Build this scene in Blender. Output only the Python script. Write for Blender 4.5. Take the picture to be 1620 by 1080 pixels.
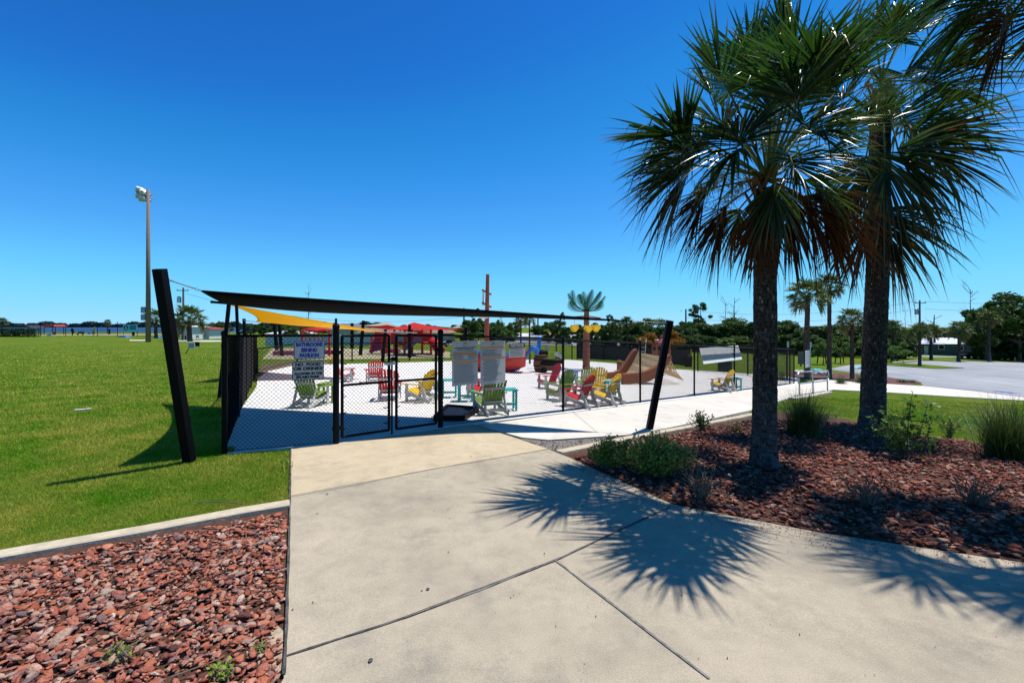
import bpy, bmesh, math, random
import numpy as np
from mathutils import Vector, Matrix
random.seed(7); RNG = np.random.default_rng(7)
S = bpy.context.scene
for o in list(bpy.data.objects): bpy.data.objects.remove(o)
COL = S.collection
R = math.radians
# ------------------------------------------------------------------ camera, sky, sun, exposure
EYE = 1.95; F = 720.0; CX = 810.0; HZ = 517.0
cam = bpy.data.cameras.new('camera'); co = bpy.data.objects.new('camera', cam); COL.objects.link(co)
co.location = (0, 0, EYE); co.rotation_euler = (R(90), 0, 0)
cam.sensor_width = 36; cam.lens = 36*F/1620; cam.shift_y = -(540-HZ)/1620
cam.clip_start = 0.05; cam.clip_end = 12000
S.camera = co
SUNV = Vector((.36, .17, 1)).normalized()
w = bpy.data.worlds.new('World'); S.world = w; w.use_nodes = True
nt = w.node_tree; nt.nodes.clear()
sky = nt.nodes.new('ShaderNodeTexSky'); sky.sky_type = 'NISHITA'; sky.sun_disc = False
sky.sun_elevation = math.asin(SUNV.z); sky.sun_rotation = math.atan2(SUNV.x, SUNV.y)
sky.air_density = .7; sky.dust_density = 0; sky.ozone_density = 1.0; sky.altitude = 0
SKS = .08
v1 = nt.nodes.new('ShaderNodeVectorMath'); v1.operation = 'SCALE'; v1.inputs['Scale'].default_value = SKS
rc = nt.nodes.new('ShaderNodeRGBCurve')                      # deepens the clear blue like the strong polarised sky of the photograph
for ch, pts in enumerate((((.078,.014),(.098,.022),(.149,.07),(.294,.17),(.59,.33),(1,.6)), ((.131,.15),(.163,.235),(.24,.36),(.428,.62),(.66,.72),(1,.9)), ((.19,.28),(.246,.56),(.298,.68),(.4,.88),(.564,1.0),(.66,1.0),(1,1)))):
    cv = rc.mapping.curves[ch]; cv.points[0].location = (0, 0); cv.points[-1].location = pts[-1]
    for q in pts[:-1]: cv.points.new(*q)
rc.mapping.update()
v2 = nt.nodes.new('ShaderNodeVectorMath'); v2.operation = 'SCALE'; v2.inputs['Scale'].default_value = 1/SKS
bg = nt.nodes.new('ShaderNodeBackground'); bg.inputs[1].default_value = .075
wo = nt.nodes.new('ShaderNodeOutputWorld')
nt.links.new(sky.outputs[0], v1.inputs[0]); nt.links.new(v1.outputs[0], rc.inputs['Color']); nt.links.new(rc.outputs[0], v2.inputs[0]); nt.links.new(v2.outputs[0], bg.inputs[0]); nt.links.new(bg.outputs[0], wo.inputs[0])
sl = bpy.data.lights.new('sun', 'SUN'); sl.energy = 5.0; sl.angle = R(.5); sl.color = (1, .955, .88)
so = bpy.data.objects.new('sun', sl); COL.objects.link(so); so.rotation_euler = SUNV.to_track_quat('Z', 'Y').to_euler()
S.view_settings.view_transform = 'Standard'; S.view_settings.look = 'None'
S.view_settings.exposure = 0.18; S.view_settings.gamma = 1
S.cycles.max_bounces = 5; S.cycles.transparent_max_bounces = 8
# ------------------------------------------------------------------ terrain
def sst(a, b, x):
    t = np.clip((x-a)/(b-a), 0, 1); return t*t*(3-2*t)
def g(x, y):
    dx = (.045*np.clip(x+1, 0, 16) + .038*np.clip(x-15, 0, 85))*sst(2, 9, y)
    dy = .022*np.clip(y-8, 0, 14)
    bay = 1.9*sst(190, 300, y)*sst(-.35, -.6, x/np.maximum(y, 1))
    return -(dx+dy+bay)
def at(px, py, off=0.0):
    z = 0.0
    for _ in range(60):
        Y = F*(EYE-z-off)/(py-HZ); X = (px-CX)/F*Y
        z = z*.5+.5*float(g(X, Y))
    return Vector((X, Y, z+off))
def W(px, py, Y): return Vector(((px-CX)/F*Y, Y, EYE+(HZ-py)/F*Y))
def gp(x, y, h=0): return Vector((x, y, float(g(x, y))+h))
# ------------------------------------------------------------------ mesh helpers
class MB:
    def __init__(s): s.v = []; s.f = []; s.m = []
    def add(s, V, Fs, m=0):
        n = len(s.v); s.v += [tuple(p) for p in V]; s.f += [[i+n for i in q] for q in Fs]; s.m += [m]*len(Fs); return s
    def box(s, c, sz, rz=0, m=0, mat=None):
        M = mat or Matrix.Rotation(rz, 3, 'Z'); c = Vector(c)
        V = [c+M@Vector((x*sz[0]/2, y*sz[1]/2, z*sz[2]/2)) for x in (-1, 1) for y in (-1, 1) for z in (-1, 1)]
        return s.add(V, [(0,1,3,2),(4,6,7,5),(0,4,5,1),(2,3,7,6),(0,2,6,4),(1,5,7,3)], m)
    def beam(s, a, b, w, h, up=(0,0,1), m=0):
        a = Vector(a); b = Vector(b); d = (b-a); L = d.length
        if L < 1e-6: return s
        d /= L; u = Vector(up); sx = d.cross(u)
        if sx.length < 1e-3: sx = d.cross(Vector((1,0,0)))
        sx.normalize(); uu = sx.cross(d)
        M = Matrix((d, sx, uu)).transposed()
        return s.box((a+b)/2, (L, w, h), mat=M, m=m)
    def tube(s, pts, r, n=8, m=0, cap=True):
        pts = [Vector(p) for p in pts]; k = len(pts); rr = r if isinstance(r, (list, tuple)) else [r]*k
        base = len(s.v); prev = None
        for i, p in enumerate(pts):
            d = (pts[min(i+1, k-1)]-pts[max(i-1, 0)]).normalized()
            if prev is None:
                a = d.cross(Vector((0,0,1)))
                if a.length < 1e-3: a = Vector((1,0,0))
                a.normalize()
            else:
                a = (prev-d*prev.dot(d))
                a = a.normalized() if a.length > 1e-6 else prev
            prev = a; b = d.cross(a)
            for j in range(n):
                t = 2*math.pi*j/n; q = p+(a*math.cos(t)+b*math.sin(t))*rr[i]; s.v.append(tuple(q))
        for i in range(k-1):
            for j in range(n):
                s.f.append([base+i*n+j, base+i*n+(j+1) % n, base+(i+1)*n+(j+1) % n, base+(i+1)*n+j]); s.m.append(m)
        if cap:
            s.f.append([base+j for j in range(n)][::-1]); s.m.append(m)
            s.f.append([base+(k-1)*n+j for j in range(n)]); s.m.append(m)
        return s
    def lathe(s, prof, c=(0,0,0), n=16, m=0):
        c = Vector(c); base = len(s.v); k = len(prof)
        for r, z in prof:
            for j in range(n):
                t = 2*math.pi*j/n; s.v.append((c.x+r*math.cos(t), c.y+r*math.sin(t), c.z+z))
        for i in range(k-1):
            for j in range(n):
                s.f.append([base+i*n+j, base+i*n+(j+1) % n, base+(i+1)*n+(j+1) % n, base+(i+1)*n+j]); s.m.append(m)
        s.f.append([base+j for j in range(n)][::-1]); s.m.append(m); s.f.append([base+(k-1)*n+j for j in range(n)]); s.m.append(m)
        return s
    def prism(s, poly, ax, ay, ex, o=(0,0,0), m=0):
        ax = Vector(ax); ay = Vector(ay); ex = Vector(ex); o = Vector(o); n = len(poly)
        V = [o+ax*x+ay*y for x, y in poly]+[o+ax*x+ay*y+ex for x, y in poly]
        Fs = [list(range(n))[::-1], [n+i for i in range(n)]]+[[i, (i+1) % n, n+(i+1) % n, n+i] for i in range(n)]
        return s.add(V, Fs, m)
    def blob(s, c, r, m=0, seed=0, amp=.15):
        rg = random.Random(seed); n, k = 12, 7; base = len(s.v); c = Vector(c)
        for i in range(k+1):
            ph = math.pi*i/k
            for j in range(n):
                t = 2*math.pi*j/n; q = 1+rg.uniform(-amp, amp)
                s.v.append((c.x+r[0]*q*math.sin(ph)*math.cos(t), c.y+r[1]*q*math.sin(ph)*math.sin(t), c.z+r[2]*q*math.cos(ph)))
        for i in range(k):
            for j in range(n):
                s.f.append([base+i*n+j, base+(i+1)*n+j, base+(i+1)*n+(j+1) % n, base+i*n+(j+1) % n]); s.m.append(m)
        return s
def tag(o, label=None, cat=None, group=None, kind=None):
    if label: o['label'] = label
    if cat: o['category'] = cat
    if group: o['group'] = group
    if kind: o['kind'] = kind
    return o
def mkobj(name, me, mats, loc=(0,0,0), parent=None, smooth=False):
    for m in (mats if isinstance(mats, (list, tuple)) else [mats]): me.materials.append(m)
    o = bpy.data.objects.new(name, me); COL.objects.link(o); o.location = loc
    if parent: o.parent = parent
    if smooth: me.polygons.foreach_set('use_smooth', [True]*len(me.polygons))
    return o
def obj(name, mb, mats, parent=None, loc=(0,0,0), smooth=False):
    me = bpy.data.meshes.new(name); me.from_pydata(mb.v, [], mb.f)
    if any(mb.m): me.polygons.foreach_set('material_index', mb.m)
    me.update()
    if loc != (0,0,0) or (parent is not None):
        off = Vector(loc)
        if parent is not None:                       # mesh coordinates are world; parent chain carries the base
            q = parent; off = Vector((0,0,0))
            while q: off += Vector(q.location); q = q.parent
            me.transform(Matrix.Translation(-off)); return mkobj(name, me, mats, (0,0,0), parent, smooth)
        me.transform(Matrix.Translation(-off))
    return mkobj(name, me, mats, loc, parent, smooth)
def thing(name, label, cat, loc, group=None):
    o = bpy.data.objects.new(name, None); COL.objects.link(o); o.location = loc; o.empty_display_size = .2
    return tag(o, label, cat, group)
def copy_tree(o, parent=None, loc=None, rz=None, sc=None):
    c = o.copy(); COL.objects.link(c); c.parent = parent
    if loc is not None: c.location = loc
    if rz is not None: c.rotation_euler = (0, 0, rz)
    if sc is not None: c.scale = sc
    for ch in CH.get(o.name, [x for x in o.children]): copy_tree(ch, c)
    return c
CH = {}
def npmesh(name, V, Fc, attr=None):
    V = np.asarray(V, np.float32); Fc = np.asarray(Fc, np.int32); k = Fc.shape[1]
    me = bpy.data.meshes.new(name); me.vertices.add(len(V)); me.vertices.foreach_set('co', V.ravel())
    me.loops.add(Fc.size); me.loops.foreach_set('vertex_index', Fc.ravel())
    me.polygons.add(len(Fc)); me.polygons.foreach_set('loop_start', np.arange(0, Fc.size, k, dtype=np.int32))
    me.update(calc_edges=True)
    if attr is not None:
        a = me.attributes.new('tip', 'FLOAT', 'POINT'); a.data.foreach_set('value', np.asarray(attr, np.float32))
    return me
def inpoly(P, poly):
    x, y = P[:, 0], P[:, 1]; c = np.zeros(len(P), bool); n = len(poly)
    for i in range(n):
        x1, y1 = poly[i][0], poly[i][1]; x2, y2 = poly[(i+1) % n][0], poly[(i+1) % n][1]
        if y1 == y2: continue
        k = ((y1 > y) != (y2 > y)) & (x < (x2-x1)*(y-y1)/(y2-y1)+x1); c ^= k
    return c
# ------------------------------------------------------------------ materials
MATS = {}
def nodes(m): return m.node_tree.nodes, m.node_tree.links
def M(name, c1, c2=None, scale=6.0, rough=.7, bump=0.0, spec=.3, metal=0, trans=0, detail=6, bscale=None, stretch=None, island=None, lo=.35, hi=.65, coat=0):
    if name in MATS: return MATS[name]
    m = bpy.data.materials.new(name); m.use_nodes = True; N, L = nodes(m); N.clear()
    out = N.new('ShaderNodeOutputMaterial'); p = N.new('ShaderNodeBsdfPrincipled')
    p.inputs['Roughness'].default_value = rough; p.inputs['Specular IOR Level'].default_value = spec; p.inputs['Metallic'].default_value = metal
    p.inputs['Base Color'].default_value = (*c1, 1); p.inputs['Coat Weight'].default_value = coat
    col = None
    tc = N.new('ShaderNodeTexCoord'); mp = N.new('ShaderNodeMapping'); L.new(tc.outputs['Object'], mp.inputs[0])
    if stretch: mp.inputs['Scale'].default_value = stretch
    if island:
        gi = N.new('ShaderNodeNewGeometry'); cr = N.new('ShaderNodeValToRGB'); cr.color_ramp.interpolation = 'LINEAR'
        e = cr.color_ramp.elements
        while len(e) < len(island): e.new(.5)
        for i, c in enumerate(island): e[i].position = i/(len(island)-1); e[i].color = (*c, 1)
        L.new(gi.outputs['Random Per Island'], cr.inputs[0]); col = cr.outputs[0]
    if c2:
        n = N.new('ShaderNodeTexNoise'); n.inputs['Scale'].default_value = scale; n.inputs['Detail'].default_value = detail; n.inputs['Roughness'].default_value = .62
        L.new(mp.outputs[0], n.inputs['Vector'])
        mr = N.new('ShaderNodeMapRange'); mr.inputs[1].default_value = lo; mr.inputs[2].default_value = hi; L.new(n.outputs[0], mr.inputs[0])
        mx = N.new('ShaderNodeMix'); mx.data_type = 'RGBA'; mx.inputs[6].default_value = (*c1, 1); mx.inputs[7].default_value = (*c2, 1)
        L.new(mr.outputs[0], mx.inputs[0])
        if col is not None:
            m2 = N.new('ShaderNodeMix'); m2.data_type = 'RGBA'; m2.blend_type = 'MULTIPLY'; m2.inputs[0].default_value = 1
            L.new(col, m2.inputs[6]); L.new(mx.outputs[2], m2.inputs[7]); col = m2.outputs[2]
        else: col = mx.outputs[2]
    if col is not None: L.new(col, p.inputs['Base Color'])
    if bump:
        b = N.new('ShaderNodeBump'); b.inputs['Strength'].default_value = bump; b.inputs['Distance'].default_value = .02
        n2 = N.new('ShaderNodeTexNoise'); n2.inputs['Scale'].default_value = bscale or scale*4; n2.inputs['Detail'].default_value = 8
        L.new(mp.outputs[0], n2.inputs['Vector']); L.new(n2.outputs[0], b.inputs['Height']); L.new(b.outputs[0], p.inputs['Normal'])
    if trans:
        t = N.new('ShaderNodeBsdfTranslucent'); ms = N.new('ShaderNodeMixShader'); ms.inputs[0].default_value = trans
        if col is not None: L.new(col, t.inputs[0])
        else: t.inputs[0].default_value = (*c1, 1)
        L.new(p.outputs[0], ms.inputs[1]); L.new(t.outputs[0], ms.inputs[2]); L.new(ms.outputs[0], out.inputs[0])
    else: L.new(p.outputs[0], out.inputs[0])
    MATS[name] = m; return m
def noise(N, L, vec, scale, detail=6, rough=.6):
    n = N.new('ShaderNodeTexNoise'); n.inputs['Scale'].default_value = scale; n.inputs['Detail'].default_value = detail; n.inputs['Roughness'].default_value = rough
    if vec: L.new(vec, n.inputs['Vector'])
    return n.outputs[0]
def ramp(N, L, fac, stops):
    cr = N.new('ShaderNodeValToRGB'); e = cr.color_ramp.elements
    while len(e) < len(stops): e.new(.5)
    for i, (p, c) in enumerate(stops): e[i].position = p; e[i].color = (*c, 1)
    L.new(fac, cr.inputs[0]); return cr.outputs[0]
def mixc(N, L, fac, a, b, mode='MIX'):
    mx = N.new('ShaderNodeMix'); mx.data_type = 'RGBA'; mx.blend_type = mode
    for k, v in ((0, fac), (6, a), (7, b)):
        if isinstance(v, (int, float)): mx.inputs[k].default_value = v
        elif isinstance(v, tuple): mx.inputs[k].default_value = (*v, 1)
        else: L.new(v, mx.inputs[k])
    return mx.outputs[2]
def custom(name, fn, rough=.8, spec=.2):
    m = bpy.data.materials.new(name); m.use_nodes = True; N, L = nodes(m); N.clear()
    out = N.new('ShaderNodeOutputMaterial'); p = N.new('ShaderNodeBsdfPrincipled'); L.new(p.outputs[0], out.inputs[0])
    p.inputs['Roughness'].default_value = rough; p.inputs['Specular IOR Level'].default_value = spec
    tc = N.new('ShaderNodeTexCoord'); fn(N, L, tc.outputs['Object'], p); MATS[name] = m; return m
def bumpn(N, L, p, h, s, d=.01):
    b = N.new('ShaderNodeBump'); b.inputs['Strength'].default_value = s; b.inputs['Distance'].default_value = d; L.new(h, b.inputs['Height']); L.new(b.outputs[0], p.inputs['Normal'])
def f_grass(N, L, v, p):
    a = noise(N, L, v, .18, 5, .6); b = noise(N, L, v, 1.3, 6, .7); c = noise(N, L, v, 28, 4, .7); d = noise(N, L, v, 150, 3, .7)
    c1 = ramp(N, L, a, [(.32, (.055, .135, .007)), (.5, (.11, .17, .012)), (.68, (.20, .205, .03))])
    c2 = ramp(N, L, b, [(.3, (.06, .14, .007)), (.52, (.12, .175, .015)), (.72, (.26, .23, .07))])
    x = mixc(N, L, .5, c1, c2)
    x = mixc(N, L, 1.0, x, ramp(N, L, c, [(.3, (.55, .6, .5)), (.55, (1, 1, 1)), (.75, (1.3, 1.25, 1.1))]), 'MULTIPLY')
    x = mixc(N, L, .8, x, ramp(N, L, d, [(.35, (.5, .55, .45)), (.6, (1.2, 1.2, 1.1))]), 'MULTIPLY')
    L.new(x, p.inputs['Base Color']); bumpn(N, L, p, d, .8, .03)
m_grass = custom('grass_ground', f_grass, 1.0, .05)
def f_conc(c1, c2, c3, sc=1.0, cl=1.0):
    def fn(N, L, v, p):
        a = noise(N, L, v, .9*sc, 5, .55); b = noise(N, L, v, 5*sc, 7, .65); c = noise(N, L, v, 120, 4, .7); s = noise(N, L, v, 60, 2, .5)
        x = ramp(N, L, a, [(.3, c1), (.5, c2), (.7, c3)])
        x = mixc(N, L, .6*cl, x, ramp(N, L, b, [(.3, (.74, .75, .77)), (.55, (1, 1, 1)), (.8, (1.12, 1.1, 1.05))]), 'MULTIPLY')
        x = mixc(N, L, .7, x, ramp(N, L, c, [(.3, (.62, .60, .58)), (.55, (1, 1, 1)), (.75, (1.35, 1.3, 1.2))]), 'MULTIPLY')
        st = noise(N, L, v, 2.3*sc, 3, .9)
        x = mixc(N, L, 1.0, x, ramp(N, L, st, [(.0, (1, 1, 1)), (.68, (1, 1, 1)), (.8, (.88, .88, .88))]), 'MULTIPLY')
        vo = N.new('ShaderNodeTexVoronoi'); vo.inputs['Scale'].default_value = 28; L.new(v, vo.inputs['Vector'])
        x = mixc(N, L, 1.0, x, ramp(N, L, vo.outputs['Distance'], [(0, (.62, .55, .5)), (.05, (.75, .7, .66)), (.09, (1, 1, 1))]), 'MULTIPLY')
        v3 = N.new('ShaderNodeTexVoronoi'); v3.inputs['Scale'].default_value = 75; L.new(v, v3.inputs['Vector'])
        x = mixc(N, L, ramp(N, L, v3.outputs['Distance'], [(0, (.55, .55, .55)), (.10, (.3, .3, .3)), (.16, (0, 0, 0))]), x, tuple(min(.85, q*1.6) for q in c3))
        dk = noise(N, L, v, 1.7*sc, 9, .75)
        x = mixc(N, L, 1.0, x, ramp(N, L, dk, [(.34, (.80, .81, .84)), (.46, (1, 1, 1)), (.60, (1, 1, 1)), (.7, (1.08, 1.06, 1.0))]), 'MULTIPLY')
        L.new(x, p.inputs['Base Color']); bumpn(N, L, p, c, .45, .005)
    return fn
m_conc = custom('weathered_concrete', f_conc((.32, .28, .215), (.41, .355, .265), (.46, .395, .295)), .85)
m_tan = custom('tan_concrete', f_conc((.47, .385, .26), (.52, .43, .29), (.56, .465, .325)), .85)
m_walk = custom('pale_concrete', f_conc((.60, .56, .49), (.64, .60, .53), (.68, .64, .57), 1, .3), .85)
m_pad = custom('white_pad', f_conc((.74, .71, .67), (.77, .74, .70), (.79, .76, .72), 1, .2), .8)
m_kerb = M('kerb_concrete', (.42, .36, .26), (.56, .48, .35), 9, .85, .3)
m_asph = custom('old_asphalt', f_conc((.22, .23, .25), (.31, .32, .34), (.36, .37, .38), .12), .9)
m_sand = M('pale_sand', (.42, .36, .24), (.30, .28, .14), .5, .95, .2)
m_soil = M('dark_soil', (.055, .028, .018), (.11, .05, .03), 30, .95, .5)
m_gravelbase = M('gravel_base', (.12, .10, .09), (.28, .25, .22), 60, .95, .5)
m_black = M('black_powdercoat', (.003, .003, .0035), None, rough=.5, spec=.12)
m_wire = M('black_vinyl_wire', (.004, .004, .005), None, rough=.5, spec=.15)
m_mast = M('black_paint_post', (.002, .002, .004), (.004, .004, .005), 20, .55, .1, spec=.1)
m_steel = M('galvanised_steel', (.55, .56, .56), (.42, .43, .44), 30, .4, .05, .5, .8)
m_white = M('white_plastic', (.62, .61, .57), (.50, .49, .45), 8, .55)
m_green = M('green_plastic', (.17, .27, .03), (.22, .33, .05), 7, .5)
m_red = M('red_plastic', (.55, .02, .025), (.66, .035, .035), 7, .45)
m_yel = M('yellow_plastic', (.80, .47, .015), (.88, .55, .03), 7, .5)
m_teal = M('teal_plastic', (.03, .40, .38), (.045, .48, .45), 7, .5)
m_blue = M('blue_paint', (.03, .16, .55), (.05, .22, .62), 5, .4)
m_hull = M('red_hull', (.48, .04, .03), (.62, .07, .05), 14, .6, .3)
m_brown = M('brown_fibreglass', (.24, .075, .035), (.36, .13, .06), 10, .7, .6, stretch=(1, 1, 5))
m_net = M('tan_rope', (.62, .44, .24), (.52, .36, .19), 12, .85)
m_sailb = M('black_shade_cloth', (.002, .002, .0025), (.004, .004, .004), 40, .9, .1, spec=.03)
m_saily = M('yellow_shade_cloth', (.92, .62, .01), (.88, .56, .01), 20, .7, .1, trans=.45)
m_sailr = M('red_shade_cloth', (.70, .03, .015), (.62, .03, .015), 20, .7, .1, trans=.4)
m_sailw = M('cream_shade_cloth', (.7, .62, .48), None, rough=.7, trans=.4)
m_signface = M('aluminium_sign_face', (.46, .455, .45), (.41, .41, .41), 18, .6)
m_signblue = M('blue_ink', (.03, .05, .30), None, rough=.6)
m_ink = M('black_ink', (.015, .015, .018), None, rough=.6)
m_orange = M('orange_ink', (.62, .22, .02), None, rough=.6)
m_paint = M('white_line_paint', (.75, .75, .73), (.6, .6, .6), 4, .7)
m_glass = M('dark_glass', (.02, .025, .03), None, rough=.08, spec=.6)
m_tyre = M('tyre_rubber', (.02, .02, .02), None, rough=.8)
m_brick = M('brick_block', (.35, .13, .08), (.22, .08, .06), 9, .9, .4)
m_greyw = M('grey_wood', (.20, .165, .13), (.12, .10, .08), 12, .85, .5, stretch=(4, 4, .4))
m_joint = M('joint_filler', (.035, .032, .03), (.12, .115, .11), 9, .9, .5)
m_jointl = M('worn_joint_filler', (.10, .095, .09), (.26, .25, .23), 14, .9, .5)
m_leaf = M('tree_leaves', (.04, .095, .012), (.12, .19, .03), .6, .6, 0, .3, trans=.25, island=[(.55, .6, .5), (1, 1, .9), (1.3, 1.25, 1)])
m_leafd = M('dark_tree_leaves', (.022, .060, .008), (.065, .13, .018), .6, .6, 0, .3, trans=.2, island=[(.55, .6, .5), (1, 1, .9), (1.3, 1.25, 1)])
m_leafo = M('orange_leaves', (.42, .17, .015), (.30, .16, .03), .8, .7, 0, .2, trans=.3, island=[(.6, .6, .5), (1.1, 1, .9)])
m_leafy = M('bright_leaves', (.07, .16, .02), (.16, .24, .04), 4, .45, 0, .4, trans=.3, island=[(.5, .6, .5), (1, 1, 1), (1.3, 1.2, 1)])
m_hedge = M('hedge_leaves', (.02, .06, .012), (.05, .10, .02), 2, .6, 0, .3, trans=.15, island=[(.5, .6, .5), (1.2, 1.2, 1)])
m_bark = M('bark', (.06, .048, .038), (.13, .105, .085), 6, .9, .6, stretch=(3, 3, .6))
m_dead = M('dead_twigs', (.20, .15, .11), (.12, .09, .06), 8, .9)
def f_trunk(N, L, v, p):
    mp = N.new('ShaderNodeMapping'); mp.inputs['Scale'].default_value = (1, 1, .45); L.new(v, mp.inputs[0])
    mp2 = N.new('ShaderNodeMapping'); mp2.inputs['Scale'].default_value = (.5, .5, 3.2); L.new(v, mp2.inputs[0])
    a = noise(N, L, mp.outputs[0], 26, 6, .7); b = noise(N, L, mp2.outputs[0], 14, 5, .7); c = noise(N, L, v, 3, 3, .6)
    x = ramp(N, L, a, [(.35, (.017, .012, .010)), (.5, (.075, .056, .043)), (.7, (.20, .16, .13))])
    sz = N.new('ShaderNodeSeparateXYZ'); L.new(v, sz.inputs[0]); hm = N.new('ShaderNodeMapRange'); hm.inputs[1].default_value = 1.5; hm.inputs[2].default_value = .1; L.new(sz.outputs[2], hm.inputs[0]); l2 = N.new('ShaderNodeMath'); l2.operation = 'MULTIPLY'; L.new(hm.outputs[0], l2.inputs[0]); L.new(ramp(N, L, noise(N, L, v, 7, 5, .7), [(.4, (0, 0, 0)), (.6, (.8, .8, .8))]), l2.inputs[1])
    x = mixc(N, L, l2.outputs[0], x, (.20, .21, .215))
    x = mixc(N, L, .9, x, ramp(N, L, b, [(.4, (.35, .33, .32)), (.55, (1, 1, 1))]), 'MULTIPLY')
    vo = N.new('ShaderNodeTexVoronoi'); vo.inputs['Scale'].default_value = 11; L.new(mp.outputs[0], vo.inputs['Vector'])
    x = mixc(N, L, ramp(N, L, vo.outputs['Distance'], [(.10, (1, 1, 1)), (.2, (0, 0, 0))]), x, (.26, .20, .15))
    L.new(x, p.inputs['Base Color'])
    ad = N.new('ShaderNodeMath'); ad.operation = 'ADD'; L.new(a, ad.inputs[0]); L.new(b, ad.inputs[1]); bumpn(N, L, p, ad.outputs[0], 1.0, .035)
m_trunk = custom('palm_trunk', f_trunk, .95, .1)
def palm_mat(name, ga, gb, br, glossy=.32, trans=.3, tb=1.0):
    m = bpy.data.materials.new(name); m.use_nodes = True; N, L = nodes(m); N.clear()
    out = N.new('ShaderNodeOutputMaterial'); p = N.new('ShaderNodeBsdfPrincipled'); t = N.new('ShaderNodeBsdfTranslucent'); ms = N.new('ShaderNodeMixShader')
    at_ = N.new('ShaderNodeAttribute'); at_.attribute_name = 'tip'; gi = N.new('ShaderNodeNewGeometry')
    c = ramp(N, L, gi.outputs['Random Per Island'], [(0, ga), (.55, gb), (1, tuple(x*1.45 for x in gb))])
    c = mixc(N, L, at_.outputs['Fac'], c, br)
    L.new(c, p.inputs['Base Color']); tcol = mixc(N, L, 1.0, c, (tb, tb*.95, tb*.8), 'MULTIPLY'); L.new(tcol, t.inputs[0]); p.inputs['Roughness'].default_value = glossy; p.inputs['Specular IOR Level'].default_value = .38 if glossy < .5 else .12
    ms.inputs[0].default_value = trans; L.new(p.outputs[0], ms.inputs[1]); L.new(t.outputs[0], ms.inputs[2]); L.new(ms.outputs[0], out.inputs[0]); MATS[name] = m; return m
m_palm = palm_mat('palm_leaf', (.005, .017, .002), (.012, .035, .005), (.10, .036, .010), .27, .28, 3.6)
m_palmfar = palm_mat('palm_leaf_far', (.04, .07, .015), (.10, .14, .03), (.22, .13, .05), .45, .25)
m_palmdead = palm_mat('dead_palm_leaf', (.022, .009, .004), (.065, .024, .008), (.09, .034, .012), .8, .15)
m_fake = palm_mat('fake_palm_leaf', (.006, .045, .02), (.012, .08, .035), (.02, .1, .04), .7, .1)
m_petiole = M('palm_petiole', (.07, .11, .02), (.12, .14, .035), 5, .75, 0, .15)
m_boot = M('palm_boot', (.14, .065, .035), (.24, .125, .07), 14, .9, .5)
m_flower = M('palm_inflorescence', (.34, .36, .09), (.24, .28, .07), 9, .8, trans=.3)
m_rock = M('lava_rock', (1, 1, 1), (.66, .58, .55), 22, .92, .9, .15, bscale=60, island=[(.09, .06, .06), (.32, .095, .06), (.46, .15, .085), (.52, .19, .11), (.36, .12, .085), (.60, .26, .17), (.48, .23, .16), (.15, .13, .14), (.42, .12, .08), (.56, .34, .25), (.42, .34, .27), (.54, .17, .09), (.26, .14, .13), (.66, .50, .40)])
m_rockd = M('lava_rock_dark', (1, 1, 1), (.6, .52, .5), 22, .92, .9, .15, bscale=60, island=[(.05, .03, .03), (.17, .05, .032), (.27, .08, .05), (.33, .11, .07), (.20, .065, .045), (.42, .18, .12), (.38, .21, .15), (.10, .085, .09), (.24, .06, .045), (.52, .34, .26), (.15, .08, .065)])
m_pebble = M('grey_gravel', (1, 1, 1), (.7, .68, .66), 30, .9, .5, .2, island=[(.09, .07, .07), (.25, .21, .19), (.40, .34, .31), (.16, .12, .12), (.52, .46, .42), (.30, .22, .20)])
m_blade = M('grass_blade', (.11, .30, .008), (.42, .43, .075), .8, .7, 0, .15, trans=.35, island=[(.55, .65, .5), (1, 1, 1), (1.2, 1.15, 1), (1.7, 1.3, 1.6)])
m_spiky = M('clump_grass_blade', (.035, .075, .015), (.09, .14, .035), 3, .5, 0, .35, trans=.2, island=[(.4, .5, .5), (1, 1, 1), (1.7, 1.35, 1.1)])
# ------------------------------------------------------------------ ground sheets
def lines(lo, hi, a, b, st, gr=1.35):
    xs = list(np.arange(a, b+1e-6, st)); s = st
    while xs[-1] < hi: s = min(s*gr, 400); xs.append(min(xs[-1]+s, hi))
    s = st; pre = []
    c = a
    while c > lo: s = min(s*gr, 400); c = max(c-s, lo); pre.append(c)
    return pre[::-1]+xs
GX = lines(-6500, 6500, -14, 16, .5, 1.18); GY = lines(-60, 6000, 0, 26, .5, 1.12)
def ground():
    X, Y = np.meshgrid(GX, GY); Z = g(X, Y); n, k = X.shape
    V = np.stack([X, Y, Z], -1).reshape(-1, 3); i = np.arange((n-1)*k).reshape(n-1, k)[:, :-1].ravel()
    Fq = np.stack([i, i+1, i+k+1, i+k], 1); me = npmesh('lawn', V, Fq)
    return mkobj('lawn', me, m_grass)
tag(ground(), 'mown green lawn running out to the bay', None, None, 'structure')
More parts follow.
